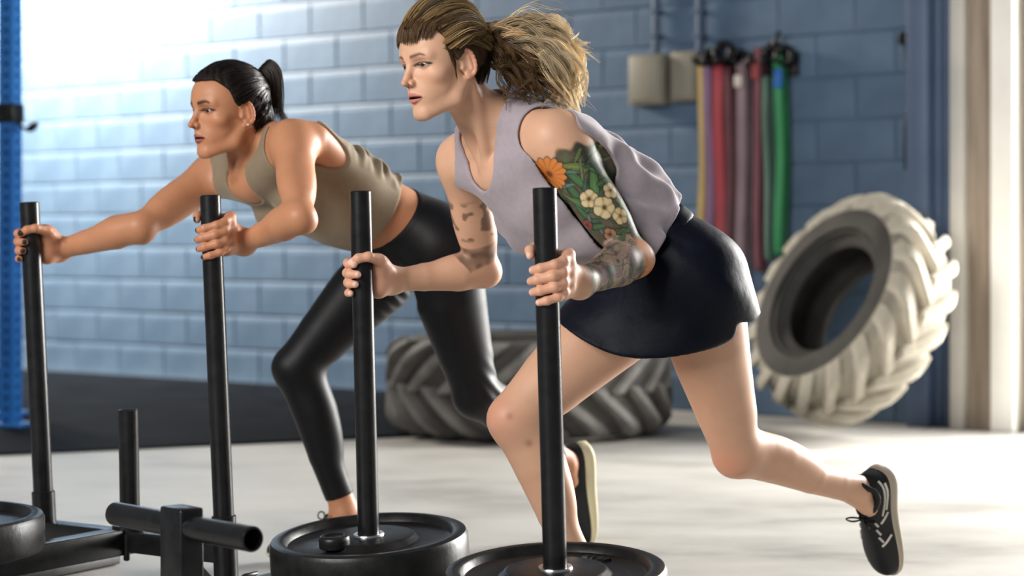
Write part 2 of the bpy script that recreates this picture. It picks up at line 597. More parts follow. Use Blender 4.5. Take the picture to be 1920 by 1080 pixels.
BANDS = [  # column, half width m, top row, bottom row, colour, label colour
    (1333, .015, 150, 500, srgb(196, 168, 100), 'yellow'), (1347, .020, 150, 520, srgb(126, 92, 132), 'purple'), (1367, .026, 148, 570, srgb(168, 48, 62), 'red'),
    (1384, .016, 150, 545, srgb(92, 36, 52), 'dark wine-red'), (1408, .024, 140, 560, srgb(138, 116, 124), 'grey-mauve'), (1438, .018, 116, 500, srgb(120, 62, 74), 'maroon'),
    (1455, .011, 168, 480, srgb(96, 132, 116), 'pale green'), (1478, .022, 130, 470, srgb(30, 140, 82), 'bright green')]
for xc, hw, ya, yb, colr, nm in BANDS:
    u = wall_px(xc)
    za, zb = zpx(xc, ya - 16), zpx(xc, yb)
    pts = []
    for a in np.linspace(0, math.pi, 7):
        pts.append((0.085 + 0.022 * math.cos(a), za + 0.018 * math.sin(a)))
    for q in np.linspace(0.05, .95, 12):
        pts.append((0.063 - 0.02 * math.sin(q * 3.1), za + (zb - za) * q))
    for a in np.linspace(math.pi, 2 * math.pi, 7):
        pts.append((0.075 + 0.025 * math.cos(a), zb + 0.02 * math.sin(a)))
    for q in np.linspace(.95, .05, 12):
        pts.append((0.10 + 0.006 * math.sin(q * 9), za + (zb - za) * q))
    v, f = [], []
    n = len(pts)
    for i, (o_, z) in enumerate(pts):
        sway = 0.006 * math.sin(z * 5 + xc)
        ctr = np.array([np.mean([p[0] for p in pts]), (za + zb) / 2])
        p2, p1 = np.array(pts[(i + 1) % n]), np.array(pts[i - 1])
        tn = unit(p2 - p1)
        nr = np.array([tn[1], -tn[0]]) * 0.0025
        for sg in (1, -1):
            for w in (-hw, hw):
                v.append(wall_at(u + w + sway, z + sg * nr[1], o_ + sg * nr[0]))
    for i in range(n):
        j = (i + 1) % n
        a, b = i * 4, j * 4
        f += [(a, a + 1, b + 1, b), (a + 2, b + 2, b + 3, a + 3), (a, b, b + 2, a + 2), (a + 1, a + 3, b + 3, b + 1)]
    colr = tuple(c * .72 + .01 for c in colr)
    bmt = noise_mat('band_' + nm.replace(' ', '_'), colr, tuple(c * 1.25 for c in colr), 5, 0.55)
    o = link('resistance_band', pydata('resistance_band', v, f), bmt)
    tag(o, nm + ' rubber resistance band hanging on the wall', 'resistance band', 'resistance bands on the hanger')
wall_box('blue_sleeve', 1472, 1487, zpx(1480, 168), zpx(1480, 132), 0.105, 0.115, new_mat('blue_sleeve', srgb(24, 98, 176), .5), hg, 0.002)
wall_box('grip', 1399, 1412, zpx(1405, 166), zpx(1405, 144), 0.10, 0.12, new_mat('pale_grip', srgb(206, 198, 190), .5), hg, 0.004)
wall_box('red_grip', 1430, 1441, zpx(1436, 150), zpx(1436, 118), 0.10, 0.115, new_mat('red_grip', srgb(160, 70, 66), .5), hg, 0.003)

ub = wall_px(1706)
cb = thing('wall_cable', 'black cable with a bracket hanging beside the blue column', 'cable')
v, f = sweep(spline([wall_at(wall_px(1702), zpx(1702, 70), .04), wall_at(ub, zpx(1706, 110), .03), wall_at(ub, zpx(1706, 200), .02), wall_at(ub, zpx(1706, 320), .03)], 20), [0.008] * 13 + [0.012, .016, .018, .018, .018, .016, .012], 8)
link('cord', pydata('cord', v, f), M['black'], cb, True)
wall_box('bracket', 1692, 1712, zpx(1702, 84), zpx(1702, 62), 0.0, 0.05, M['black'], cb)


# ------------------------------------------------------------------ push sleds
def plate(name, label, top_c, normal, R=0.225, th=0.085, hole=True, marks=True, spin=0.0):
    """rubber bumper plate: raised rim, dished face, raised hub, steel insert"""
    t = thing(name, label, 'weight plate', 'bumper plates on the sleds', top_c)
    s_, t_, a_ = frame_of(normal)
    t.matrix_world = Matrix.Translation(Vector(top_c)) @ Matrix((s_, t_, a_)).transposed().to_4x4() @ Matrix.Rotation(spin, 4, 'Z')
    R2 = R
    prof = [(.027, -.016), (.027, -.004), (.098, -.004), (.104, -.006), (.112, -.016), (.118, -.018), (R2 - .048, -.018), (R2 - .041, -.016), (R2 - .034, -.004), (R2 - .028, 0), (R2 - .014, 0), (R2 - .005, -.003), (R2, -.012),
            (R2, -th + .012), (R2 - .005, -th + .003), (R2 - .014, -th), (R2 - .03, -th), (R2 - .045, -th + .016), (.115, -th + .016), (.10, -th + .003), (.027, -th + .003)]
    v, f = lathe(prof, 96, closed=True)
    me = pydata('disc', v, [q[::-1] for q in f])
    shade_auto(me, 40)
    link('disc', me, M['rubber'], t)
    v, f = lathe([(.0255, -.012), (.0255, .0005), (.034, .0005), (.036, -.003), (.036, -.012)], 40, closed=True)
    me = pydata('steel_insert', v, [q[::-1] for q in f]); shade_auto(me)
    link('steel_insert', me, M['steel'], t)
    if marks:   # raised moulded characters, worn past reading
        for base in (0.55, 0.55 + math.pi):
            for k, (w, hh) in enumerate(((.010, .022), (.016, .022), (.007, .022), (.014, .020))):
                a = base + k * 0.115
                r0 = 0.147
                c, s2 = math.cos(a), math.sin(a)
                vv = []
                for zz, sh in ((-.018, 1.0), (-.0125, .82)):
                    for uu, ww in ((-1, -1), (1, -1), (1, 1), (-1, 1)):
                        rr = r0 + ww * hh / 2 * sh
                        tt = uu * w / 2 * sh
                        vv.append((c * rr - s2 * tt, s2 * rr + c * tt, zz))
                link('moulded_mark', pydata('moulded_mark', vv, [(4, 5, 6, 7)] + [(i, (i + 1) % 4, 4 + (i + 1) % 4, 4 + i) for i in range(4)]), M['rubber'], t)
    return t


PR = 0.0243
P1t, P1b = px(1021, 352, 3.75), px(1041, 1068, 3.75)
P2t, P2b = px(675.5, 358, 4.22), px(691, 1000, 4.22)
Q1t, Q1b = px(394, 366, 4.38), px(424, 1075, 4.38)
Q2t, Q2b = px(55, 379, 4.70), px(84, 985, 4.70)


def to_z(a, b, z):
    """extend the line a-b to height z"""
    return a + (b - a) * (z - a[2]) / (b[2] - a[2])


# sled pushed by the tattooed woman
s1 = thing('push_sled', 'black push sled under the two front plates with a low crossbar', 'push sled', 'push sleds')
F1 = unit([P1t[0] + P2t[0], 0, 0])
ln = unit((P2b - P1b) * np.array([1, 1, 0]))
F1 = np.array([-ln[1], ln[0], 0])
if F1[0] > 0:
    F1 = -F1
for a, b in ((P1t, P1b), (P2t, P2b)):
    base = to_z(a, b, 0.055)
    tube('pole', base, a, PR, M['black'], s1, wall=0.004)
    sk = base * np.array([1, 1, 0])
    beam('skid', sk - F1 * 0.25 + np.array([0, 0, .02]), sk + F1 * 0.70 + np.array([0, 0, .02]), 0.075, 0.03, M['black'], s1)
b1, b2 = to_z(P1t, P1b, .045) * np.array([1, 1, 1.]), to_z(P2t, P2b, .045)
beam('crossbeam', b1, b2, 0.05, 0.022, M['black'], s1)
mid = (b1 + b2) / 2
TP = px(341, 950, 3.56)
tp0 = np.array([TP[0], TP[1], 0.036])
beam('spine', mid * np.array([1, 1, 0]) + np.array([0, 0, .045]), tp0 + np.array([0, 0, .01]), 0.06, 0.022, M['black'], s1)
beam('front_crossbeam', tp0 - ln * 0.30, tp0 + ln * 0.30, 0.06, 0.04, M['black'], s1)
beam('front_post', tp0, np.array([TP[0], TP[1], TP[2]]), 0.052, 0.078, M['black'], s1, up=ln, bev=0.005)
hb = np.array([TP[0], TP[1], TP[2] - 0.037])
lean = np.array([0, 0, 0.004])
tube('low_handle', hb + ln * 0.255 - lean, hb - ln * 0.245 + lean, PR * 0.97, M['black'], s1, wall=0.004)

nrm1 = unit(np.array([-0.035, -0.075, 1.0]))
nrm2 = unit(np.array([-0.060, -0.075, 1.0]))
pl1c = px(1041, 1062, 3.75); pl2c = px(691, 1000, 4.22)
plate('weight_plate', 'black bumper plate around the nearest pole, cut by the bottom edge', pl1c, nrm1, spin=0.2)
plate('weight_plate', 'black bumper plate on the pole gripped by the untattooed forearm', pl2c, nrm2, th=0.10, marks=False, spin=1.1)
v, f = lathe([(0.0, .003), (.020, .003), (.022, .006), (.030, .006), (.034, .003), (.035, -.004), (.035, -.02)], 32, (0, 0, 0))
cp = link('plastic_cap', pydata('plastic_cap', v, [q[::-1] for q in f]), M['rubber'], None, True)
s_, t_, a_ = frame_of(nrm2)
cp.matrix_world = Matrix.Translation(Vector(px(627, 1012, 4.15) + nrm2 * 0.004)) @ Matrix((s_, t_, a_)).transposed().to_4x4()
tag(cp, 'small round black disc lying on the plate left of its pole', 'disc')

# sled pushed by the woman in beige
s2 = thing('push_sled', 'black push sled at the left with a short bare centre post', 'push sled', 'push sleds')
ln2 = unit((Q2b - Q1b) * np.array([1, 1, 0]))
F2 = np.array([-ln2[1], ln2[0], 0])
if F2[0] > 0:
    F2 = -F2
cz = 0.115
for a, b in ((Q1t, Q1b), (Q2t, Q2b)):
    base = to_z(a, b, 0.05)
    tube('pole', base, a, PR, M['black'], s2, wall=0.004)
    top = to_z(a, b, 0.20 if a is Q1t else 0.215)
    tube('collar', to_z(a, b, 0.04), top, PR + 0.0045, M['black'], s2, wall=0.004)
    sk = to_z(a, b, 0.0)
    beam('skid', sk - F2 * 0.22 + np.array([0, 0, .018]), sk + F2 * 0.55 + np.array([0, 0, .018]), 0.075, 0.03, M['black'], s2)
    for sg in (-1, 1):
        e0 = sk + F2 * 0.02 + ln2 * sg * 0.03 + np.array([0, 0, .03])
        beam('gusset', e0, e0 + ln2 * sg * 0.06 + np.array([0, 0, .045]), 0.05, 0.008, M['black'], s2, up=(0, 0, 1), bev=0.001)
qa, qb = to_z(Q1t, Q1b, cz), to_z(Q2t, Q2b, cz)
beam('crossbeam', qa, qb, 0.05, 0.05, M['black'], s2)
pc = px(244, 995, 4.56)
pt = px(240.5, 768, 4.56)
pm = np.array([pc[0], pc[1], cz])
tube('centre_post', to_z(pc, pt, 0.10), pt, PR, M['black'], s2, wall=0.004)
tube('flange', to_z(pc, pt, 0.135), to_z(pc, pt, 0.152), 0.043, M['black'], s2)
tube('bolt', pm + np.array([0, -.04, -.045]), pm + np.array([0, -.04, 0.02]), 0.008, M['black'], s2, n=10)
fp = np.array([-1.27, 4.15, 0.0])
beam('spine', pm + F2 * -0.02, fp + np.array([0, 0, cz - 0.012]) + F2 * 0.12, 0.052, 0.062, M['black'], s2)
tube('front_post', fp + np.array([0, 0, .08]), fp + np.array([0, 0, .36]), PR, M['black'], s2, wall=0.004)
beam('front_foot', fp + ln2 * 0.27 + np.array([0, 0, .055]), fp - ln2 * 0.27 + np.array([0, 0, .055]), 0.05, 0.05, M['black'], s2)
plate('weight_plate', 'black bumper plate on the left sled, cut by the left frame edge', fp + np.array([0, 0, .235]), (0.0, -0.02, 1), R=0.225, th=0.085, marks=False)


# ------------------------------------------------------------------ soft solid modelling: blended round cones and ellipsoids
class Solid:
    """ordered list of rounded primitives that melt into each other"""

    def __init__(self):
        self.prims = []

    def rc(self, a, b, ra, rb, k=0.02, sub=False):
        a, b = np.asarray(a, float), np.asarray(b, float)
        R = max(ra, rb)
        self.prims.append(('rc', (a, b, ra, rb), k, sub, np.minimum(a, b) - R, np.maximum(a, b) + R))
        return self

    def ball(self, c, r, k=0.02, sub=False):
        return self.rc(c, np.asarray(c) + 1e-6, r, r, k, sub)

    def el(self, c, axes, radii, k=0.02, sub=False):
        c = np.asarray(c, float)
        A = np.asarray(axes, float)
        r = np.asarray(radii, float)
        ext = np.sqrt(((A * r[:, None]) ** 2).sum(0))
        self.prims.append(('el', (c, A, r), k, sub, c - ext, c + ext))
        return self

    def chain(self, pts, radii, k=0.015, first=None):
        for i in range(len(pts) - 1):
            self.rc(pts[i], pts[i + 1], radii[i], radii[i + 1], (first if first is not None else k) if i == 0 else .004)
        return self

    def join(self, other):
        self.prims += other.prims
        return self

    def bounds(self):
        lo = np.min([p[4] for p in self.prims if not p[3]], 0)
        hi = np.max([p[5] for p in self.prims if not p[3]], 0)
        return lo, hi

    def field(self, G, pad=0.02, big=0.25):
        D = np.full(G.shape, big, np.float32)
        for kind, par, k, sub, lo, hi in self.prims:
            sl = G.window(lo - pad - k, hi + pad + k)
            if sl is None:
                continue
            x, y, z = G.axes(sl)
            if kind == 'rc':
                a, b, ra, rb = par
                ba = b - a
                l2 = max(float(ba @ ba), 1e-12)
                dx, dy, dz = x - np.float32(a[0]), y - np.float32(a[1]), z - np.float32(a[2])
                t = (dx * np.float32(ba[0]) + dy * np.float32(ba[1]) + dz * np.float32(ba[2])) * np.float32(1 / l2)
                np.clip(t, 0, 1, out=t)
                d = np.sqrt((dx - t * np.float32(ba[0])) ** 2 + (dy - t * np.float32(ba[1])) ** 2 + (dz - t * np.float32(ba[2])) ** 2)
                d -= np.float32(ra) + t * np.float32(rb - ra)
            else:
                c, A, r = par
                dx, dy, dz = x - np.float32(c[0]), y - np.float32(c[1]), z - np.float32(c[2])
                k0 = k1 = 0
                for i in range(3):
                    q = dx * np.float32(A[i, 0]) + dy * np.float32(A[i, 1]) + dz * np.float32(A[i, 2])
                    q = q * np.float32(1 / r[i])
                    k0 = k0 + q * q
                    q = q * np.float32(1 / r[i])
                    k1 = k1 + q * q
                k0, k1 = np.sqrt(k0), np.sqrt(k1) + np.float32(1e-6)
                d = k0 * (k0 - 1) / k1
            E = D[sl]
            D[sl] = smax(E, -d, k) if sub else smin(E, d, k)
        return D


def smin(a, b, k):
    if k <= 0:
        return np.minimum(a, b)
    k = np.float32(k)
    h = np.clip(np.float32(0.5) + np.float32(0.5) * (b - a) / k, 0, 1)
    return b + (a - b) * h - k * h * (1 - h)


def smax(a, b, k):
    return -smin(-a, -b, k)


class Grid:
    def __init__(self, lo, hi, h):
        self.lo, self.h = np.asarray(lo, float), h
        self.shape = tuple(int(math.ceil((hi[i] - lo[i]) / h)) + 1 for i in range(3))
        self.ax = [(self.lo[i] + h * np.arange(self.shape[i])).astype(np.float32) for i in range(3)]

    def window(self, lo, hi):
        a = [max(0, int(math.floor((lo[i] - self.lo[i]) / self.h))) for i in range(3)]
        b = [min(self.shape[i], int(math.ceil((hi[i] - self.lo[i]) / self.h)) + 1) for i in range(3)]
        if any(a[i] >= b[i] for i in range(3)):
            return None
        return tuple(slice(a[i], b[i]) for i in range(3))

    def axes(self, sl=None):
        sl = sl or (slice(None),) * 3
        return self.ax[0][sl[0]][:, None, None], self.ax[1][sl[1]][None, :, None], self.ax[2][sl[2]][None, None, :]


def sample(D, G, P):
    q = np.clip((P - G.lo) / G.h, 0, np.array(G.shape) - 1.001)
    i = q.astype(np.int64)
    f = q - i
    out = 0
    for a in (0, 1):
        for b in (0, 1):
            for c in (0, 1):
                w = (f[:, 0] if a else 1 - f[:, 0]) * (f[:, 1] if b else 1 - f[:, 1]) * (f[:, 2] if c else 1 - f[:, 2])
                out = out + w * D[i[:, 0] + a, i[:, 1] + b, i[:, 2] + c]
    return out


def field_normals(D, G, P):
    e = G.h * .9
    n = np.stack([sample(D, G, P + np.eye(3)[k] * e) - sample(D, G, P - np.eye(3)[k] * e) for k in range(3)], 1)
    return n / (np.linalg.norm(n, axis=1)[:, None] + 1e-9)


def extract(D, G, relax=2, keep=None):
    """surface nets -> verts (n,3), quads (m,4)"""
    S = D < 0
    C = np.zeros(tuple(s - 1 for s in D.shape), np.int8)
    for i in (0, 1):
        for j in (0, 1):
            for k in (0, 1):
                C += S[i:S.shape[0] - 1 + i, j:S.shape[1] - 1 + j, k:S.shape[2] - 1 + k]
    act = (C > 0) & (C < 8)
    ci = np.argwhere(act)
    idx = np.full(act.shape, -1, np.int32)
    idx[act] = np.arange(len(ci))
    acc = np.zeros((len(ci), 3))
    cnt = np.zeros(len(ci))
    I, J, K = ci.T
    corners = {}
    for i in (0, 1):
        for j in (0, 1):
            for k in (0, 1):
                corners[(i, j, k)] = D[I + i, J + j, K + k].astype(np.float64)
    for axis in range(3):
        for u in (0, 1):
            for v in (0, 1):
                c0 = [0, 0, 0]
                o = [q for q in range(3) if q != axis]
                c0[o[0]], c0[o[1]] = u, v
                c1 = list(c0)
                c1[axis] = 1
                d0, d1 = corners[tuple(c0)], corners[tuple(c1)]
                m = (d0 < 0) != (d1 < 0)
                t = np.where(m, d0 / np.where(m, d0 - d1, 1), 0)
                p = np.zeros((len(ci), 3))
                p[:] = c0
                p[:, axis] = t
                acc[m] += p[m]
                cnt[m] += 1
    V = G.lo + G.h * (ci + acc / cnt[:, None])
    quads = []
    for axis in range(3):
        o = [(axis + 1) % 3, (axis + 2) % 3]
        s0 = [slice(None)] * 3
        s1 = [slice(None)] * 3
        s0[axis], s1[axis] = slice(0, -1), slice(1, None)
        for q in o:
            s0[q] = slice(1, -1)
            s1[q] = slice(1, -1)
        a, b = S[tuple(s0)], S[tuple(s1)]
        e = np.argwhere(a != b)
        if not len(e):
            continue
        flip = a[tuple(e.T)]
        base = e.copy()
        for q in o:
            base[:, q] += 1
        def cell(du, dv):
            w = base.copy()
            w[:, o[0]] -= du
            w[:, o[1]] -= dv
            return idx[tuple(w.T)]
        Q = np.stack([cell(1, 1), cell(0, 1), cell(0, 0), cell(1, 0)], 1)
        Q[~flip] = Q[~flip][:, ::-1]
        quads.append(Q)
    F = np.vstack(quads)
    F = F[(F >= 0).all(1)]
    for _ in range(relax):
        e = np.vstack([F[:, [0, 1]], F[:, [1, 2]], F[:, [2, 3]], F[:, [3, 0]]])
        n = np.bincount(e[:, 0], minlength=len(V)) + np.bincount(e[:, 1], minlength=len(V))
        A = np.stack([np.bincount(e[:, 0], V[e[:, 1], q], len(V)) + np.bincount(e[:, 1], V[e[:, 0], q], len(V)) for q in range(3)], 1)
        ok = n > 0
        V[ok] = V[ok] * 0.5 + 0.5 * A[ok] / n[ok][:, None]
    if keep is not None:
        cc = V[F].mean(1)
        F = F[keep(cc)]
    used = np.zeros(len(V), bool)
    used[F.ravel()] = True
    remap = np.cumsum(used) - 1
    return V[used], remap[F]


def np_mesh(name, V, F, colors=None):
    me = bpy.data.meshes.new(name)
    n, m, w = len(V), len(F), F.shape[1]
    me.vertices.add(n)
    me.vertices.foreach_set('co', np.ascontiguousarray(V, np.float32).ravel())
    me.loops.add(m * w)
    me.loops.foreach_set('vertex_index', np.ascontiguousarray(F, np.int32).ravel())
    me.polygons.add(m)
    me.polygons.foreach_set('loop_start', np.arange(0, m * w, w, dtype=np.int32))
    me.polygons.foreach_set('use_smooth', np.ones(m, bool))
    me.update(calc_edges=True)
    if colors is not None:
        at = me.color_attributes.new('tint', 'FLOAT_COLOR', 'POINT')
        c = np.ones((n, 4), np.float32)
        c[:, :3] = colors
        at.data.foreach_set('color', c.ravel())
    return me


def tint_mat(name, rough=0.5, spec=0.4, sss=0.0, bump=0.0, bscale=200.0, sheen=0.0, transl=0.0, sss_col=(1, .35, .2), bdist=0.002, aniso=0.0):
    """procedural material coloured by the mesh's own tint attribute"""
    m = new_mat(name, (.5, .5, .5), rough, 0, spec)
    nt = m.node_tree
    b = nt.nodes['Principled BSDF']
    at = nt.nodes.new('ShaderNodeAttribute')
    at.attribute_name = 'tint'
    nt.links.new(at.outputs['Color'], b.inputs['Base Color'])
    if sss:
        b.inputs['Subsurface Weight'].default_value = sss
        b.inputs['Subsurface Radius'].default_value = sss_col
        b.inputs['Subsurface Scale'].default_value = 0.006
    if sheen:
        b.inputs['Sheen Weight'].default_value = sheen
        b.inputs['Sheen Roughness'].default_value = 0.4
    if bump:
        tc = nt.nodes.new('ShaderNodeTexCoord')
        n2 = nt.nodes.new('ShaderNodeTexNoise')
        n2.inputs['Scale'].default_value = bscale
        n2.inputs['Detail'].default_value = 5
        nt.links.new(tc.outputs['Object'], n2.inputs['Vector'])
        bp = nt.nodes.new('ShaderNodeBump')
        bp.inputs['Strength'].default_value = bump
        bp.inputs['Distance'].default_value = bdist
        nt.links.new(n2.outputs['Fac'], bp.inputs['Height'])
        nt.links.new(bp.outputs[0], b.inputs['Normal'])
    if transl:
        tr = nt.nodes.new('ShaderNodeBsdfTranslucent')
        nt.links.new(at.outputs['Color'], tr.inputs['Color'])
        mx = nt.nodes.new('ShaderNodeMixShader')
        mx.inputs[0].default_value = transl
        nt.links.new(b.outputs[0], mx.inputs[1])
        nt.links.new(tr.outputs[0], mx.inputs[2])
        nt.links.new(mx.outputs[0], nt.nodes['Material Output'].inputs['Surface'])
    return m


def hash_noise(P, scale, seed=0):
    """smooth value noise on points, -1..1"""
    Q = P * scale + seed * 17.3
    i = np.floor(Q).astype(np.int64)
    f = Q - i
    f = f * f * (3 - 2 * f)
    out = np.zeros(len(P))
    for a in (0, 1):
        for b in (0, 1):
            for c in (0, 1):
                h = (i[:, 0] + a) * 374761393 + (i[:, 1] + b) * 668265263 + (i[:, 2] + c) * 2147483647 + seed * 974711
                h = (h ^ (h >> 13)) * 1274126177
                h = ((h ^ (h >> 16)) & 0xffff) / 32767.5 - 1
                w = (f[:, 0] if a else 1 - f[:, 0]) * (f[:, 1] if b else 1 - f[:, 1]) * (f[:, 2] if c else 1 - f[:, 2])
                out += h * w
    return out


def sstep(x, a, b):
    t = np.clip((x - a) / (b - a), 0, 1)
    return t * t * (3 - 2 * t)


# ------------------------------------------------------------------ anatomy helpers
class Head:
    """local frame: f forward, l to the person's left, u up; origin between the ears at eye height"""

    def __init__(self, O, f, tilt=0.0, scale=1.0):
        self.O = np.asarray(O, float)
        self.f = unit(f)
        l = unit(np.cross([0, 0, 1.0], self.f))
        u = np.cross(self.f, l)
        self.l = l * math.cos(tilt) + u * math.sin(tilt)
        self.u = np.cross(self.f, self.l)
        self.s = scale

    def __call__(self, f, l, u):
        return self.O + self.s * (self.f * f + self.l * l + self.u * u)

    def local(self, P):
        q = (P - self.O) / self.s
        return q @ self.f, q @ self.l, q @ self.u

    @property
    def A(self):
        return np.array([self.f, self.l, self.u])

    def rot(self, yaw=0.0, pitch=0.0, roll=0.0):
        """axes turned by pitch in the f-u plane and yaw in the f-l plane"""
        f, l, u = self.f, self.l, self.u
        f, u = f * math.cos(pitch) + u * math.sin(pitch), u * math.cos(pitch) - f * math.sin(pitch)
        f, l = f * math.cos(yaw) + l * math.sin(yaw), l * math.cos(yaw) - f * math.sin(yaw)
        return np.array([f, l, u])


def head_solid(H, mouth_open=0.0030, jaw=1.0):
    s = H.s
    S = Solid()
    R = lambda *r: np.array(r) * s
    S.el(H(-.014, 0, .034), H.A, R(.097, .074, .080), 0)                    # cranium
    S.el(H(.030, 0, .030), H.A, R(.056, .064, .060), .03 * s)               # forehead
    S.el(H(.030, 0, -.040), H.A, R(.055, .056, .068), .03 * s)              # face
    S.el(H(.062, 0, -.066), H.A, R(.025, .033, .034), .02 * s)              # muzzle
    for q in (1, -1):
        S.rc(H(-.008, q * .053, -.045), H(.010, q * .046, -.082), .012 * s, .012 * s, .02 * s)
        S.rc(H(.010, q * .046, -.080), H(.066, q * .014 * jaw, -.104), .013 * s, .0125 * s, .018 * s)
        S.el(H(.050, q * .044, -.024), H.rot(yaw=q * .6), R(.018, .020, .014), .018 * s)      # cheekbone
        S.rc(H(.0800, q * .012, .018), H(.066, q * .046, .019), .0085 * s, .0075 * s, .014 * s)  # brow ridge
    S.el(H(.071, 0, -.102), H.A, R(.0145, .018, .014), .014 * s)             # chin
    for q in (1, -1):                                                        # orbit
        S.el(H(.090, q * .031, -.002), H.rot(yaw=q * .35), R(.015, .019, .0125), .014 * s, True)
    # nose
    S.rc(H(.0805, 0, .012), H(.098, 0, -.024), .0065 * s, .0075 * s, .010 * s)
    S.rc(H(.098, 0, -.024), H(.1065, 0, -.0345), .0066 * s, .0074 * s, .006 * s)
    for q in (1, -1):
        S.el(H(.0920, q * .0094, -.0372), H.rot(yaw=q * .5), R(.0100, .0052, .0066), .008 * s)
        S.el(H(.0985, q * .0062, -.0455), H.A, R(.0052, .0030, .0034), .002 * s, True)
    # philtrum area, lips
    S.rc(H(.086, 0, -.048), H(.088, 0, -.058), .006 * s, .007 * s, .010 * s)
    mo = mouth_open
    for q in (1, -1):
        S.rc(H(.0920, q * .004, -.0615), H(.0785, q * .0255, -.0670), .0042 * s, .0022 * s, .004 * s)
        S.rc(H(.0893, q * .003, -.0722 - mo), H(.0780, q * .0245, -.0682 - mo * .3), .0050 * s, .0024 * s, .004 * s)
    S.el(H(.0905, 0, -.0668 - mo * .5), H.A, R(.019, .0228, .0008 + mo * .62), .0016 * s, True)
    # eyelids
    for q in (1, -1):
        c = (.0655, q * .0310, -.001)
        S.ball(H(*c), .0136 * s, .003 * s)
        S.rc(H(.0745, q * .0205, .0045), H(.0690, q * .0440, .0035), .0042 * s, .0036 * s, .004 * s)
        S.el(H(.0800, q * .0318, -.0012), H.rot(yaw=q * .35), R(.0135, .0136, .0036), .0010 * s, True)
    # ears
    for q in (1, -1):
        A = H.rot(yaw=-q * .42, pitch=-.18)
        c = H(-.012, q * .0735, -.010)
        S.el(c, A, R(.0175, .0060, .0305), .006 * s)
        ring = []
        for a in np.linspace(-2.2, 2.5, 14):
            ring.append(c + (A[0] * (-.0158 * math.cos(a) ) + A[2] * (.0285 * math.sin(a) + .002) + A[1] * q * .0045) * s)
        for i in range(len(ring) - 1):
            S.rc(ring[i], ring[i + 1], .0034 * s, .0034 * s, .003 * s)
        S.el(c + (A[1] * q * .0068 + A[0] * .001 + A[2] * .003) * s, A, R(.0098, .0048, .0170), .003 * s, True)
        S.rc(c + (A[0] * -.004 + A[2] * .014 + A[1] * q * .0025) * s, c + (A[0] * -.006 - A[2] * .012 + A[1] * q * .003) * s, .003 * s, .0036 * s, .003 * s)
        S.ball(c + (A[0] * .006 - A[2] * .0265 + A[1] * q * .001) * s, .0072 * s, .005 * s)
        S.ball(c + (A[0] * .0145 - A[2] * .006 + A[1] * q * .002) * s, .0050 * s, .005 * s)
    return S


def grip_hand(S, axis_p, axis_d, palm_dir, wrist, spin, z0, slope=0.010, scale=1.0, thumb=(100, 200, .055), wrap=1.0):
    """hand closed round a pole. axis_p: pole point at the middle finger; spin: +1 or -1 sense in which the fingers
    go round the pole; returns fingertip nail points"""
    a = unit(axis_d)
    if a[2] < 0:
        a = -a
    e = np.asarray(palm_dir, float)
    e = unit(e - a * np.dot(e, a))
    g = np.cross(a, e)
    s = scale
    nails, tips = [], []

    def pol(deg, r, z):
        t = math.radians(deg) * spin
        return axis_p + (e * math.cos(t) + g * math.sin(t)) * r + a * z
    rp = PR
    zs = (.034, .0115, -.0105, -.031)
    rad = (.0100, .0104, .0099, .0088)
    lens = (1.0, 1.07, 1.0, .84)
    starts = (36, 40, 40, 38)
    knuckles = []
    for i in range(4):
        r = rad[i] * s
        R = rp + r * .94
        zz = zs[i] * s
        th0 = starts[i]
        k0 = pol(th0, R + .012 * s, zz + .006)
        th1 = th0 + 78 * lens[i] * wrap
        th2 = th1 + 50 * lens[i] * wrap
        th3 = th2 + 34 * lens[i] * wrap
        p1 = pol((th0 + th1) / 2 + 4, R + .0045 * s, zz - slope * .30)
        p2 = pol(th1, R + .001, zz - slope * .75)
        p3 = pol(th2, R, zz - slope * 1.15)
        p4 = pol(th3, R, zz - slope * 1.35)
        kk = .0045 * s
        S.rc(k0, p1, r * 1.10, r * 1.02, .010 * s)
        S.rc(p1, p2, r * 1.02, r * 1.04, kk)
        S.rc(p2, p3, r * 1.0, r * .95, kk)
        S.rc(p3, p4, r * .95, r * .84, kk)
        out = unit(p4 - (axis_p + a * np.dot(p4 - axis_p, a)))
        nails.append((p4 + out * r * .70 + (p4 - p3) * .25, r))
        knuckles.append(k0)
    # palm body between the pole and the wrist
    w = np.asarray(wrist, float)
    pc = pol(8, rp + .019 * s, 0)
    heel_lo = pol(-6, rp + .021 * s, -.030 * s)
    heel_hi = pol(-8, rp + .020 * s, .026 * s)
    for i in range(4):
        tgt = pol(-4, rp + .030 * s, zs[i] * s * .80 - .004)
        S.rc(knuckles[i], tgt, .0115 * s, .0145 * s, .016 * s)
    S.rc(heel_hi, heel_lo, .0175 * s, .0170 * s, .018 * s)
    S.rc(pol(-4, rp + .030 * s, 0.004), w, .024 * s, .0265 * s, .024 * s)
    S.rc(heel_lo, w, .0165 * s, .021 * s, .024 * s)
    S.rc(heel_hi, w, .0165 * s, .020 * s, .024 * s)
    # thumb: round the other side of the pole
    t1, t2, tz = thumb
    b0 = pol(-26, rp + .022 * s, .018 * s)
    b1 = pol(-52, rp + .017 * s, tz * s * .78)
    b2 = pol(-t1, rp + .0105 * s, tz * s * 1.0)
    b3 = pol(-(t1 + t2) / 2 - 6, rp + .0088 * s, tz * s * .92)
    b4 = pol(-t2, rp + .0088 * s, tz * s * .74)
    S.rc(b0, b1, .0165 * s, .0130 * s, .016 * s)
    S.rc(b1, b2, .0130 * s, .0108 * s, .006 * s)
    S.rc(b2, b3, .0106 * s, .0104 * s, .005 * s)
    S.rc(b3, b4, .0104 * s, .0086 * s, .005 * s)
    out = unit(b4 - (axis_p + a * np.dot(b4 - axis_p, a)))
    nails.append((b4 + out * .0086 * s * .70, .010 * s))
    return nails


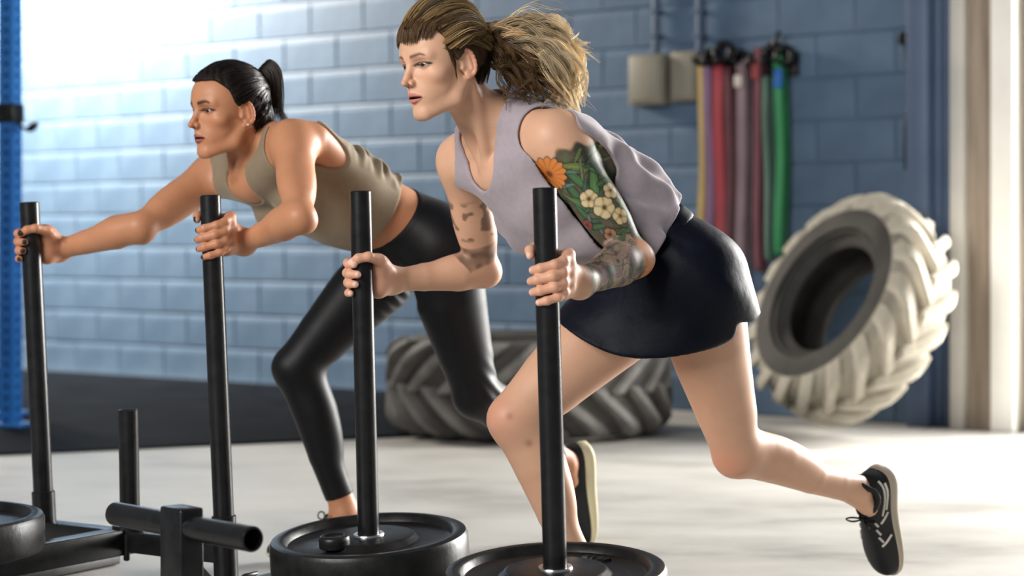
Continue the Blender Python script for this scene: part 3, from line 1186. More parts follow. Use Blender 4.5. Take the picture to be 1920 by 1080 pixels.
def person_mesh(S, regions, name, color_fn, h=0.0042, relax=2):
    """one skin mesh; `regions` = [(lo, hi, h)] are meshed finer"""
    lo, hi = S.bounds()
    lo, hi = lo - .02, hi + .02
    Vs, Fs, Ns, off = [], [], [], 0

    def inside(c, r, grow=0.0):
        return ((c > np.asarray(r[0]) - grow) & (c < np.asarray(r[1]) + grow)).all(1)
    jobs = [(lo, hi, h, lambda c: ~np.any([inside(c, r) for r in regions], 0) if regions else np.ones(len(c), bool))]
    for i, r in enumerate(regions):
        jobs.append((np.asarray(r[0]) - .012, np.asarray(r[1]) + .012, r[2],
                     lambda c, i=i, r=r: inside(c, r, .010) & ~np.any([inside(c, q) for q in regions[:i]] + [np.zeros(len(c), bool)], 0)))
    for a, b, hh, keep in jobs:
        G = Grid(a, b, hh)
        D = S.field(G, pad=.014)
        V, F = extract(D, G, relax, keep)
        for _ in range(3):
            V = V - field_normals(D, G, V) * np.clip(sample(D, G, V), -.003, .003)[:, None]
        if hh == h:      # let the finer patches lie on top of the coarse skin
            N0 = field_normals(D, G, V)
            for r in regions:
                s_ = np.maximum(np.asarray(r[0]) - V, V - np.asarray(r[1])).max(1)
                V = V - N0 * (.0014 * sstep(.009 - s_, 0, .006))[:, None]
        Vs.append(V)
        Fs.append(F + off)
        Ns.append(field_normals(D, G, V))
        off += len(V)
    V, F, N = np.vstack(Vs), np.vstack(Fs), np.vstack(Ns)
    me = np_mesh(name, V, F, color_fn(V))
    me.normals_split_custom_set_from_vertices(N.astype(np.float32).tolist())
    return me


def cloth_mesh(name, field_fn, lo, hi, h, color_fn, relax=2):
    G = Grid(np.asarray(lo) - .02, np.asarray(hi) + .02, h)
    D = field_fn(G)
    V, F = extract(D, G, relax)
    return np_mesh(name, V, F, color_fn(V))


def strands(name, curves, radii, cols, mat, parent, sides=3):
    """many hair locks in one mesh. curves: list of (m,3); radii: list of (m,); cols: list of (m,3)"""
    Vs, Fs, Cs, off = [], [], [], 0
    for P, r, c in zip(curves, radii, cols):
        m = len(P)
        T = np.gradient(P, axis=0)
        T /= np.linalg.norm(T, axis=1)[:, None] + 1e-9
        ref = np.array([0.31, 0.2, 0.93])
        s = np.cross(T, ref)
        s /= np.linalg.norm(s, axis=1)[:, None] + 1e-9
        t = np.cross(T, s)
        ang = np.arange(sides) * 2 * math.pi / sides
        ring = P[:, None, :] + r[:, None, None] * (np.cos(ang)[None, :, None] * s[:, None, :] + np.sin(ang)[None, :, None] * t[:, None, :])
        Vs.append(ring.reshape(-1, 3))
        Cs.append(np.repeat(c, sides, 0))
        i = np.arange(m - 1)[:, None] * sides
        k = np.arange(sides)[None, :]
        l = (k + 1) % sides
        Fs.append(np.stack([i + k, i + l, i + sides + l, i + sides + k], -1).reshape(-1, 4) + off)
        off += m * sides
    me = np_mesh(name, np.vstack(Vs), np.vstack(Fs), np.vstack(Cs))
    return link(name, me, mat, parent)


def eyes(H, parent, iris, gaze=(1, 0, 0)):
    for q in (1, -1):
        n1, n2 = 28, 20
        v, f, c = [], [], []
        g = unit(H.f * gaze[0] + H.l * gaze[1] + H.u * gaze[2])
        s_, t_, a_ = frame_of(g)
        ctr = H(.0655, q * .0310, -.001)
        R = .0124 * H.s
        for i in range(n2 + 1):
            th = math.pi * i / n2 * (0.62)
            for k in range(n1):
                ph = 2 * math.pi * k / n1
                bulge = 1.0 + 0.03 * max(0, 1 - th / .5)
                v.append(ctr + R * bulge * (a_ * math.cos(th) + (s_ * math.cos(ph) + t_ * math.sin(ph)) * math.sin(th)))
                c.append((.004, .004, .004) if th < .22 else (iris if th < .56 else ((.03, .02, .015) if th < .64 else (.30, .27, .255))))
        for i in range(n2):
            for k in range(n1):
                l = (k + 1) % n1
                f.append((i * n1 + k, (i + 1) * n1 + k, (i + 1) * n1 + l, i * n1 + l))
        me = np_mesh('eye', np.array(v), np.array(f), np.array(c))
        link('eye', me, MEYE, parent)


MEYE = tint_mat('eye_surface', 0.08, 0.6)
MSKIN = tint_mat('skin', 0.46, 0.35, 0.18, 0.10, 420, bdist=.0008)
MCLOTH = tint_mat('knit_cloth', 0.85, 0.2, 0, 0.22, 700, 0.25, bdist=.001)
MLEG = tint_mat('stretch_fabric', 0.50, 0.26, 0, 0.10, 900, 0.05, bdist=.0006)
MHAIR = tint_mat('hair', 0.36, 0.5, 0, 0, transl=0.42)
MDARKHAIR = tint_mat('dark_hair', 0.30, 0.5, 0, 0, transl=0.08)
MSHOE = tint_mat('shoe_mesh', 0.6, 0.4, 0, 0.25, 500, bdist=.001)


def face_paint(H, P, C, lip, brow, liner, blush, mo, bt=1.0, teeth=False):
    """flat colour of lips, brows, lashes on the head part of a skin mesh"""
    f, l, u = H.local(P)
    al = np.abs(l)
    front = (f > .045) & (al < .07) & (u > -.13) & (u < .12)

    def mix(mask, col):
        C[:] = C * (1 - mask[:, None]) + np.array(col) * mask[:, None]
    # warm cheeks, nose, ears
    bl = np.exp(-(((al - .043) / .02) ** 2 + ((u + .035) / .02) ** 2)) * (f > .02) * (np.abs(u) < .12) * .22
    bl = np.maximum(bl, np.exp(-((al / .012) ** 2 + ((u + .034) / .014) ** 2)) * (f > .09) * .45)
    bl = np.maximum(bl, sstep(al, .074, .080) * (al < .10) * sstep(u, -.05, -.04) * sstep(-u, -.03, -.02) * (f < .015) * (f > -.045) * .40)
    mix(bl, blush)
    # lips
    q = np.clip(al / .0265, 0, 1)
    up = -.0560 - .0100 * q ** 1.6 + .0012 * np.exp(-(al / .003) ** 2) * -1
    dn = -.0785 - mo * .8 + .0110 * q ** 2.0
    m = sstep(up - u, -.0008, .0010) * sstep(u - dn, -.0010, .0012) * (al < .0265) * (f > .070) * front
    mix(m * .9, lip)
    slit = (np.abs(u + .0668 + mo * .5) < .0012 + mo * .62) & (al < .0226) & (f < .0885 - 0.16 * al) & (f > .06)
    mix(slit * .95, (.035, .010, .008))
    if teeth:
        th = (u > -.0668 - mo * .75) & (u < -.0640) & (al < .0135) & (f < .0875 - .1 * al) & (f > .06) & slit
        mix(th * .8, (.50, .46, .42))
    # nostrils
    ns = np.exp(-(((al - .0062) / .0030) ** 2 + ((u + .0450) / .0024) ** 2)) * (f > .086) * (f < .104)
    mix(np.clip(ns * 1.3, 0, .85), (.06, .02, .015))
    # brows
    bu = .0178 + .0052 * np.clip((al - .012) / .026, 0, 1) - .0065 * np.clip((al - .036) / .016, 0, 1)
    wd = (.0036 - .0020 * np.clip((al - .026) / .022, 0, 1)) * bt
    m = np.exp(-((u - bu) / wd) ** 2) * sstep(al, .0095, .0145) * sstep(-al, -.0505, -.044) * front
    mix(np.clip(m * 1.1, 0, .92), brow)
    # lash line and lid crease
    e = np.sqrt(((al - .0318) / .0152) ** 2 + ((u + .0008) / .0056) ** 2)
    m = sstep(e, .68, .84) * sstep(-e, -1.55, -1.18) * (f > .055) * front
    m = m * np.where(u > -.0015, 1.0, .45)
    mix(m * .92, liner)
    sh = np.exp(-(((al - .033) / .016) ** 2 + ((u - .0085) / .0045) ** 2)) * (f > .055) * front
    mix(sh * .35 * bt, tuple(.4 * a + .6 * b for a, b in zip(blush, liner)))


def torso_frame(top, low, left):
    u = unit(top - low)
    l = unit(left - u * np.dot(left, u))
    return np.array([np.cross(l, u), l, u])     # rows: forward, left, up


def leg_solid(S, hip, knee, ankle, bend_f, sc=1.0, calf=1.0, thigh=1.0):
    """hip-knee-ankle with thigh, kneecap, calf; bend_f: direction the knee points"""
    th = unit(knee - hip)
    sh = unit(ankle - knee)
    kf = np.asarray(bend_f, float)
    kf_s = unit(kf - sh * np.dot(kf, sh))
    kf_t = unit(kf - th * np.dot(kf, th))
    Lt, Ls = np.linalg.norm(knee - hip), np.linalg.norm(ankle - knee)
    t = thigh * sc
    S.chain([hip, hip + th * Lt * .35 + kf_t * .012, hip + th * Lt * .72 + kf_t * .006, knee - kf_t * .003],
            [.088 * t, .083 * t, .064 * t, .053 * sc], .03)
    S.rc(hip + th * Lt * .25 - kf_t * .022, hip + th * Lt * .75 - kf_t * .012, .070 * t, .050 * t, .03)
    S.rc(hip + th * Lt * .45 + kf_t * .020, hip + th * Lt * .88 + kf_t * .010, .058 * t, .044 * t, .03)
    S.el(knee + kf_s * .024 + kf_t * .010, np.array([unit(kf_s + kf_t), unit(np.cross(sh, kf_s)), np.cross(unit(kf_s + kf_t), unit(np.cross(sh, kf_s)))]), (.026 * sc, .030 * sc, .032 * sc), .03)
    S.chain([knee, knee + sh * Ls * .30 - kf_s * .006, knee + sh * Ls * .60, knee + sh * Ls * .82, ankle],
            [.051 * sc, .046 * sc * calf, .0385 * sc, .0315 * sc, .030 * sc], .03)
    S.el(knee + sh * Ls * .30 - kf_s * .027, np.array([kf_s, np.cross(sh, kf_s), sh]), (.034 * sc * calf, .042 * sc * calf, .125 * sc), .04)   # calf
    S.rc(knee + sh * .03 + kf_s * .022, ankle - sh * .02 + kf_s * .006, .024 * sc, .010 * sc, .03)       # shin
    side = np.cross(sh, kf_s)
    for q in (1, -1):
        S.ball(ankle + side * q * .024 * sc, .0135 * sc, .014)
    S.rc(ankle - sh * .16 - kf_s * .012, ankle - kf_s * .022, .006 * sc, .015 * sc, .03)       # Achilles


def arm_solid(S, sh, el, wr, out, sc=1.0):
    """shoulder-elbow-wrist; out: rough direction the elbow tip points"""
    ua, fa = unit(el - sh), unit(wr - el)
    Lu, Lf = np.linalg.norm(el - sh), np.linalg.norm(wr - el)
    bk = np.asarray(out, float)
    b_u = unit(bk - ua * np.dot(bk, ua))
    b_f = unit(bk - fa * np.dot(bk, fa))
    S.chain([sh, sh + ua * Lu * .35, sh + ua * Lu * .72, el], [.050 * sc, .0435 * sc, .0385 * sc, .0340 * sc], .025)
    S.el(sh + ua * .035 + b_u * .004, np.array([b_u, np.cross(ua, b_u), ua]), (.052 * sc, .050 * sc, .075 * sc), .03)       # deltoid
    S.el(sh + ua * Lu * .52 - b_u * .016, np.array([b_u, np.cross(ua, b_u), ua]), (.030 * sc, .034 * sc, .085 * sc), .025)   # biceps
    S.el(sh + ua * Lu * .52 + b_u * .018, np.array([b_u, np.cross(ua, b_u), ua]), (.028 * sc, .034 * sc, .090 * sc), .025)   # triceps
    S.ball(el + b_u * .012 + b_f * .010, .0225 * sc, .02)                                                                    # elbow tip
    S.chain([el, el + fa * Lf * .28, el + fa * Lf * .65, wr], [.0370 * sc, .0405 * sc, .0320 * sc, .0245 * sc], .02)
    S.el(el + fa * Lf * .24 - b_f * .008, np.array([b_f, np.cross(fa, b_f), fa]), (.036 * sc, .040 * sc, .070 * sc), .02)


def torso_solid(S, SL, SR, waist, pel, HL, HR, bust=.055, sc=1.0, belly=0.0, hunch=0.02):
    """rib cage, waist, pelvis, glutes; returns (chest frame, pelvis frame)"""
    SM = (SL + SR) / 2
    A = torso_frame(SM, waist, SL - SR)
    B = torso_frame(waist, pel, HL - HR)
    S.el(SM + (waist - SM) * .40 - A[0] * hunch * .4, A, np.array([.103, .140, .185]) * sc, 0)                # ribs
    S.el(SM + (waist - SM) * .16 - A[0] * hunch, A, np.array([.088, .150, .095]) * sc, .05)            # upper back
    S.el(SM + (waist - SM) * .75, (A + B) / 2 / np.linalg.norm((A + B) / 2, axis=1)[:, None], np.array([.090, .120, .130]) * sc, .05)
    S.el(waist, B, np.array([.086, .118, .10]) * sc, .05)
    S.el(pel + B[2] * .035, B, np.array([.098, .152, .10]) * sc, .06)
    for q, hp in ((1, HL), (-1, HR)):
        S.el(hp - B[0] * .036 + B[1] * q * -.012 + B[2] * .0, B, np.array([.080, .078, .090]) * sc, .05)     # glute
        S.ball(hp + B[1] * q * .012, .088 * sc, .05)
        S.el(SM + (waist - SM) * .34 + A[0] * .078 * sc + A[1] * q * .066, A, np.array([bust, bust * 1.05, bust * 1.05]), .03)
    return SM, A, B


def shoulder_solid(S, SM, SL, SR, A, neck_lo, skull, sc=1.0):
    for q, sh in ((1, SL), (-1, SR)):
        S.rc(neck_lo - A[0] * .012, sh - A[0] * .010 + A[2] * .012, .046 * sc, .040 * sc, .03)     # trapezius
        S.rc(SM + A[0] * .060 + A[1] * q * .02 - A[2] * .02, sh + A[0] * .018, .040 * sc, .040 * sc, .04)         # chest muscle to shoulder
        S.rc(neck_lo + A[0] * .050 + A[1] * q * .012 - A[2] * .020, sh + A[0] * .022 + A[2] * .016, .0095, .0095, .014)  # collarbone
        S.rc(sh - A[0] * .03 - A[2] * .05, SM - A[2] * .24 + A[1] * q * .10 - A[0] * .02, .042 * sc, .045 * sc, .05)     # lat
    S.rc(neck_lo, skull, .050 * sc, .046 * sc, .03)


# =================================================================== the tattooed woman in grey
def woman_grey():
    root = thing('person', 'woman in lavender-grey tank top and navy skirt with a tattooed arm pushing the nearer sled', 'person', 'women pushing sleds', (0.35, 4.3, 0.0))
    root.location = (0, 0, 0)
    SL, EL, WL = px(1040, 258, 4.00), px(1188, 486, 4.00), px(1087, 531, 3.835)
    SR, ER, WR = px(866, 300, 4.25), px(908, 508, 4.40), px(733, 526, 4.295)
    waist, pel = px(1205, 440, 4.20), px(1266, 522, 4.21)
    HL, HR = px(1306, 540, 4.14), px(1218, 547, 4.29)
    KL, AL = px(1383, 846, 4.32), px(1606, 922, 4.575)
    KR, AR = px(966, 784, 4.17), px(1092, 1080, 4.22)
    H = Head((-.150, 4.02, 1.228), (-.775, -.615, -.15), tilt=0.02)
    neck_lo = px(926, 232, 4.10)
    skull = H(-.028, 0, -.055)

    torso = Solid()
    SM, A, B = torso_solid(torso, SL, SR, waist, pel, HL, HR, bust=.052)
    shoulders = Solid()
    shoulder_solid(shoulders, SM, SL, SR, A, neck_lo, skull)
    # neck muscles
    shoulders.rc(H(-.030, .050, -.045), SM + A[0] * .060 + A[2] * .03 + A[1] * .012, .013, .011, .016)
    shoulders.rc(H(-.030, -.050, -.045), SM + A[0] * .060 + A[2] * .03 - A[1] * .012, .013, .011, .016)
    armL, armR, legs = Solid(), Solid(), Solid()
    arm_solid(armL, SL, EL, WL, (.85, .1, -.35), 1.06)
    arm_solid(armR, SR, ER, WR, (.7, .5, -.5), 1.0)
    leg_solid(legs, HL, KL, AL, unit([-.75, -.25, -.6]), 1.0, 1.0, 1.0)
    leg_solid(legs, HR, KR, AR, unit([-.92, -.25, .25]), 1.02, 1.05, 1.06)
    hands = Solid()
    pl = to_z(P1t, P1b, px(1030, 517, 3.75)[2])
    n1 = grip_hand(hands, pl, P1t - P1b, WL - pl, WL, -1, 0, slope=.016, thumb=(80, 142, .056), wrap=1.0)
    pr = to_z(P2t, P2b, px(680, 517, 4.22)[2])
    n2 = grip_hand(hands, pr, P2t - P2b, WR - pr, WR, 1, 0, slope=.006, thumb=(112, 178, .043), wrap=.95)
    head = head_solid(H, 0.0026)
    feet = Solid()
    feet.rc(AL, AL + np.array([.032, .015, -.040]), .031, .024, .02)
    feet.rc(AR, AR + np.array([-.02, 0, -.05]), .034, .034, .02)

    body = Solid()
    for s in (torso, shoulders, armL, armR, legs, feet, hands, head):
        body.join(s)

    base = np.array(srgb(216, 170, 141))
    ua, fa = unit(EL - SL), unit(WL - EL)
    Lu, Lf = np.linalg.norm(EL - SL), np.linalg.norm(WL - EL)

    def tattoo_left(P, C):
        """flower sleeve of the left arm in unrolled arm coordinates: t along the arm, w round it"""
        # upper arm
        q = P - SL
        t = q @ ua
        rad = q - t[:, None] * ua
        r = np.linalg.norm(rad, axis=1)
        e1 = unit(np.array([0, -1.0, 0]) - ua * np.dot([0, -1.0, 0], ua))
        e2 = np.cross(ua, e1)
        if e2[0] < 0:
            e2 = -e2
        ang = np.arctan2(rad @ e2, rad @ e1)          # 0 to the viewer's side, + to the back of the arm
        w = ang * .048
        q2 = P - EL
        t2 = q2 @ fa
        rad2 = q2 - t2[:, None] * fa
        r2 = np.linalg.norm(rad2, axis=1)
        on_u = (r < .085) & (t > .0) & (t < Lu + .03) & (np.abs(ang) < 2.6)
        on_f = (r2 < .062) & (t2 > -.02) & (t2 < Lf + .016)
        on_u &= ~(on_f & (t2 > .02))
        def put(m, col, k=1.0):
            m = np.clip(m, 0, 1) * k
            C[:] = C * (1 - m[:, None]) + np.array(col) * m[:, None]
        edge = .052 + .020 * np.cos(ang * 1.2 + .4) * -1 + .006 * np.sin(ang * 9)
        zone = on_u * sstep(t, edge - .006, edge + .006)
        nz = hash_noise(P, 85, 1)
        n_l = hash_noise(P, 38, 2)
        put(zone, srgb(62, 66, 54), .90)
        put(zone * sstep(nz, -.1, .5), srgb(96, 104, 74), .75)
        put(zone * sstep(n_l, .35, .7), srgb(44, 48, 44), .7)
        put(zone * sstep(-n_l, .30, .6) * sstep(t, .14, .2), srgb(120, 132, 116), .7)

        def leaf(tc, wc, L, wd, rot, col, dark=srgb(36, 48, 34)):
            dt, dw = t - tc, w - wc
            a = dt * math.cos(rot) + dw * math.sin(rot)
            b = -dt * math.sin(rot) + dw * math.cos(rot)
            e = np.abs(b) / (wd * np.sqrt(np.clip(1 - (a / L) ** 2, 1e-4, 1))) + 0
            ins = (np.abs(a) < L) & on_u
            put(ins * sstep(-e, -1.25, -1.0), dark, .9)
            put(ins * sstep(-e, -.95, -.6), col, .95)
            put(ins * (np.abs(b) < .0009), tuple(c * 1.5 for c in col), .7)
        for (tc, wc, L, wd, rot, col) in ((.085, .010, .045, .010, .9, srgb(116, 130, 70)), (.085, .040, .040, .009, 1.9, srgb(104, 118, 70)), (.110, -.008, .040, .010, .3, srgb(74, 110, 70)),
                                          (.130, .015, .040, .012, -.5, srgb(86, 124, 78)), (.125, -.032, .032, .010, .1, srgb(66, 100, 66)), (.155, -.030, .034, .011, .6, srgb(80, 112, 74)),
                                          (.140, .050, .034, .010, 1.4, srgb(70, 96, 60)), (.175, -.040, .026, .008, .2, srgb(70, 104, 70)), (.112, .040, .03, .008, .7, srgb(110, 122, 72)), (.225, -.02, .028, .008, .8, srgb(78, 104, 72)), (.205, .052, .03, .009, .5, srgb(84, 98, 66)),
                                          (.245, .010, .028, .008, 1.2, srgb(88, 112, 88))):
            leaf(tc, wc, L, wd, rot, col)
        lr = np.random.default_rng(23)
        greens = (srgb(72, 100, 68), srgb(96, 114, 72), srgb(64, 88, 74), srgb(104, 118, 84), srgb(82, 96, 60), srgb(92, 112, 104))
        for _ in range(46):
            leaf(lr.uniform(.055, .275), lr.uniform(-.085, .105), lr.uniform(.014, .026), lr.uniform(.004, .0075), lr.uniform(0, 3.1), greens[lr.integers(6)], srgb(44, 52, 42))

        def bloom(tc, wc, R, n, petal, rim, core, rc, k=.97, ph=0.0):
            dt, dw = t - tc, w - wc
            rr = np.hypot(dt, dw)
            th = np.arctan2(dw, dt) + ph
            lob = R * (.84 + .16 * np.abs(np.cos(th * n / 2)))
            put(on_u * sstep(-rr, -lob - .004, -lob), srgb(48, 40, 30), .75)
            ins = on_u * sstep(-rr, -lob, -lob + .0025)
            put(ins, petal, k)
            put(ins * (1 - np.abs(np.cos(th * n / 2))) ** 3, rim, .85)
            put(ins * sstep(-rr, -rc - .006, -rc + .002), rim, .8)
            put(on_u * sstep(-rr, -rc, -rc + .002), core, .95)
        bloom(.060, -.056, .041, 15, srgb(222, 138, 68), srgb(172, 86, 36), srgb(128, 66, 34), .008)
        bloom(.150, -.012, .021, 5, srgb(214, 194, 150), srgb(134, 110, 72), srgb(74, 56, 36), .005)
        bloom(.183, .006, .026, 5, srgb(216, 196, 152), srgb(138, 114, 74), srgb(78, 58, 36), .0055, ph=.4)
        bloom(.160, .040, .019, 5, srgb(214, 192, 148), srgb(132, 108, 70), srgb(74, 56, 36), .004)
        bloom(.217, .028, .020, 5, srgb(222, 198, 150), srgb(140, 112, 72), srgb(86, 60, 38), .004, ph=.8)
        bloom(.238, -.018, .016, 4, srgb(176, 128, 96), srgb(110, 76, 60), srgb(60, 40, 34), .004)
        bloom(.195, -.052, .014, 5, srgb(150, 76, 72), srgb(96, 46, 46), srgb(60, 30, 30), .003)
        # elbow: orange petals
        de = np.linalg.norm(P - (EL + np.array([.010, -.03, -.004])), axis=1)
        orange = sstep(-de, -.056, -.040) * (on_u | on_f)
        put(orange, srgb(218, 140, 84), .85)
        put(orange * sstep(hash_noise(P, 110, 5), .2, .6), srgb(184, 92, 48), .7)
        put(sstep(-np.linalg.norm(P - (EL + np.array([.03, -.01, .01])), axis=1), -.034, -.018) * (on_u | on_f), srgb(222, 184, 166), .7)
        # forearm: grey-mauve blossoms with green
        zf = on_f * sstep(t2, .012, .03) * sstep(-t2, -Lf - .010, -Lf + .006)
        n3, n4, n5 = hash_noise(P, 46, 7), hash_noise(P, 62, 8), hash_noise(P, 130, 9)
        put(zf, srgb(142, 126, 112), .85)
        put(zf * sstep(n3, .05, .35), srgb(112, 96, 98), .85)
        put(zf * sstep(n4, .22, .5), srgb(70, 88, 66), .9)
        put(zf * sstep(-n4, .35, .6), srgb(170, 152, 128), .7)
        put(zf * (np.abs(n3 - .05) < .05), srgb(58, 52, 48), .75)
        put(zf * sstep(n5, .45, .7), srgb(64, 60, 54), .5)

    def skin_cols(P):
        C = np.tile(base, (len(P), 1))
        C *= (1 + .035 * hash_noise(P, 30, 3) + .02 * hash_noise(P, 90, 4))[:, None]
        red = np.array(srgb(206, 132, 108))
        for c, r, k in ((KR + np.array([-.04, -.03, .01]), .05, .5), (KL + np.array([-.03, -.03, -.03]), .05, .55), (ER, .05, .25)):
            m = np.exp(-(np.linalg.norm(P - c, axis=1) / r) ** 2) * k
            C[:] = C * (1 - m[:, None]) + red * m[:, None]
        for hp in (pl, pr):
            m = sstep(-np.linalg.norm(P - hp, axis=1), -.10, -.05) * .40
            C[:] = C * (1 - m[:, None]) + np.array(srgb(222, 158, 132)) * m[:, None]
        for p, r in n1 + n2:
            m = (np.linalg.norm(P - p, axis=1) < r * .78) * .75
            C[:] = C * (1 - m[:, None]) + np.array(srgb(236, 200, 186)) * m[:, None]
        # knee bruises of the leading leg
        for (x, y) in ((955, 782), (992, 834)):
            c = px(x, y, 4.09)
            m = np.exp(-(((P[:, 0] - c[0]) ** 2 + (P[:, 2] - c[2]) ** 2) / .0085 ** 2)) * (np.abs(P[:, 1] - 4.10) < .06) * .55
            C[:] = C * (1 - m[:, None]) + np.array(srgb(140, 84, 66)) * m[:, None]
        tattoo_left(P, C)
        # small dark tattoos and the arm band of the right arm
        ur = unit(ER - SR)
        q = P - SR
        t = q @ ur
        r = np.linalg.norm(q - t[:, None] * ur, axis=1)
        Lr = np.linalg.norm(ER - SR)
        on = (r < .065) & (t > .05) & (t < Lr)
        band = on * sstep(t, Lr * .70, Lr * .72) * sstep(-t, -Lr * .89, -Lr * .87)
        m = band * (.62 + .3 * hash_noise(P, 70, 11))
        C[:] = C * (1 - m[:, None]) + np.array(srgb(58, 52, 46)) * m[:, None]
        m = on * sstep(hash_noise(P, 60, 12), .12, .34) * sstep(t, .08, .10) * sstep(-t, -Lr * .66, -Lr * .62) * .72
        C[:] = C * (1 - m[:, None]) + np.array(srgb(70, 62, 56)) * m[:, None]
        face_paint(H, P, C, srgb(186, 112, 102), srgb(112, 76, 54), srgb(40, 28, 24), srgb(214, 140, 112), .0026, 1.0, True)
        return C

    def box(c, r):
        c = np.asarray(c)
        return c - r, c + r
    regs = [(*box(pl, .088), .0019), (*box(pr, .092), .0019)]
    hc = H(.005, 0, -.005)
    regs.append((hc - np.array([.135, .12, .125]), hc + np.array([.125, .12, .13]), .00155))
    lo = np.minimum(np.minimum(SL, EL), WL) - np.array([.075, .075, .045])
    hi = np.maximum(np.maximum(SL, EL), WL) + np.array([.065, .06, .07])
    regs.append((lo, hi, .0026))
    me = person_mesh(body, regs, 'body', skin_cols, .0044)
    link('body', me, MSKIN, root)
    eyes(H, root, srgb(44, 36, 28), (1, -.02, -.02))

    # ---- tank top
    cloth = Solid()
    cloth.join(torso)
    cloth.join(shoulders)
    drape = Solid()
    drape.el(SM + (waist - SM) * .55 + A[0] * .055, A, (.112, .134, .175), .06)
    drape.el(SM + (waist - SM) * .86 + A[0] * .028, A, (.108, .130, .110), .06)
    drape.el(SM + (waist - SM) * .60 - A[0] * .010, A, (.112, .138, .185), .06)
    cloth.join(drape)
    hem_c = waist - B[2] * .004 + A[0] * .0
    hem_n = unit(A[2] * .75 + B[2] * .25 + A[0] * -.12)

    def tank(G):
        D = cloth.field(G, pad=.07) - np.float32(.009)
        x, y, z = G.axes()
        # soft folds running from the bust to the waist and across the back
        a = (x - SM[0]) * A[1][0] + (y - SM[1]) * A[1][1] + (z - SM[2]) * A[1][2]
        b = (x - SM[0]) * A[2][0] + (y - SM[1]) * A[2][1] + (z - SM[2]) * A[2][2]
        c = (x - SM[0]) * A[0][0] + (y - SM[1]) * A[0][1] + (z - SM[2]) * A[0][2]
        amp = np.clip((-b - .04) / .20, 0, 1) * .0085
        D = D + (amp * (np.sin(a * 62 + c * 55 + 9 * b + 1.2 * np.sin(b * 31)) * .7 + .5 * np.sin(c * 88 - b * 38 + a * 22))).astype(np.float32)
        D = D + (.0016 * np.sin(b * 60 + a * 45 + c * 20)).astype(np.float32)
        D = np.abs(D + np.float32(.0044)) - np.float32(.0044)
        hole = Solid()
        hole.chain([SL + A[2] * .012, SL + ua * .10, SL + ua * .2, EL, EL + fa * .12], [.067, .062, .052, .050, .048], .02)
        hole.rc(SL - A[2] * .03 + A[0] * .01, SL - A[2] * .115 + A[0] * .015 + A[1] * .02, .052, .040, .02)
        hole.chain([SR + A[2] * .010 - A[1] * .01, SR - A[1] * .02 + unit(ER - SR) * .10], [.068, .064], .02)
        hole.rc(SR - A[2] * .03 - A[1] * .02, SR - A[2] * .11 - A[1] * .03, .05, .04, .02)
        hole.rc(SM + A[2] * .07 + A[0] * .03, SM + A[2] * .036 + A[0] * .075, .064, .052, .03)
        hole.rc(neck_lo, skull, .062, .07, .03)
        D = smax(D, -hole.field(G, pad=.05), .006)
        pl_ = (hem_c[0] - x) * hem_n[0] + (hem_c[1] - y) * hem_n[1] + (hem_c[2] - z) * hem_n[2]
        pl_ = pl_ + .006 * np.sin(a * 40) - .020 * np.clip(c * 8, -1, 1)
        D = smax(D, pl_.astype(np.float32), .004)
        return D
    tint = np.array(srgb(164, 154, 161))

    def tcol(P):
        C = np.tile(tint, (len(P), 1))
        return C * (1 + .05 * hash_noise(P, 160, 21) + .04 * hash_noise(P, 40, 22))[:, None]
    lo, hi = torso.bounds()
    link('tank_top', cloth_mesh('tank_top', tank, lo - .05, hi + .06, .0032, tcol), MCLOTH, root)

    def bra(G):
        D = torso.field(G, pad=.03) - np.float32(.005)
        x, y, z = G.axes()
        b = (x - SM[0]) * A[2][0] + (y - SM[1]) * A[2][1] + (z - SM[2]) * A[2][2]
        D = smax(D, (b + .085).astype(np.float32), .004)
        return smax(D, (-b - .215).astype(np.float32), .004)
    link('sports_bra', cloth_mesh('sports_bra', bra, SM - .26, SM + .26, .005, lambda P: np.tile(np.array(srgb(20, 20, 24)), (len(P), 1))), MLEG, root)

    # ---- skirt
    sk = Solid()
    sk.el(waist - B[2] * .012, B, (.093, .126, .05), 0)
    sk.el(pel + B[2] * .03, B, (.112, .166, .11), .05)
    for q, hp in ((1, HL), (-1, HR)):
        sk.el(hp - B[0] * .040 - B[1] * q * .01, B, (.086, .086, .098), .05)
    sk.rc(HL + np.array([0, 0, .0]), HL + (KL - HL) * .60 + np.array([.016, 0, 0]), .098, .116, .08)
    sk.rc(HR, HR + (KR - HR) * .62, .108, .118, .10)
    sk.rc((HL + HR) / 2 + np.array([.0, 0, -.04]), px(1245, 660, 4.15), .11, .10, .12)
    hub = px(1228, 432, 4.20)
    wb_c = waist - B[2] * .000
    fold_dir = B[1]

    def skirt(G):
        D = sk.field(G, pad=.05)
        x, y, z = G.axes()
        dx, dy, dz = x - hub[0], y - hub[1], z - hub[2]
        rr = np.sqrt(dx * dx + dz * dz + dy * dy * .55)
        ang = np.arctan2(dz, dx)
        yy = (dy * 30)
        amp = np.clip((rr - .10) / .2, 0, 1)
        D = D + (amp * (.0042 * np.sin(ang * 9 + yy * .25 + 1.5 * np.sin(rr * 14)) + .0030 * np.sin(rr * 44 + ang * 5 + yy * .2))).astype(np.float32)
        D = np.abs(D + np.float32(.0045)) - np.float32(.0045)
        notch = .018 * np.exp(-((ang + 0.86) / .07) ** 2)
        hem = rr - (.300 - notch)
        D = smax(D, hem.astype(np.float32), .003)
        top = (x - wb_c[0]) * B[2][0] + (y - wb_c[1]) * B[2][1] + (z - wb_c[2]) * B[2][2]
        return smax(D, (top - .004).astype(np.float32), .003)
    navy = np.array(srgb(13, 17, 29))
    lo, hi = sk.bounds()
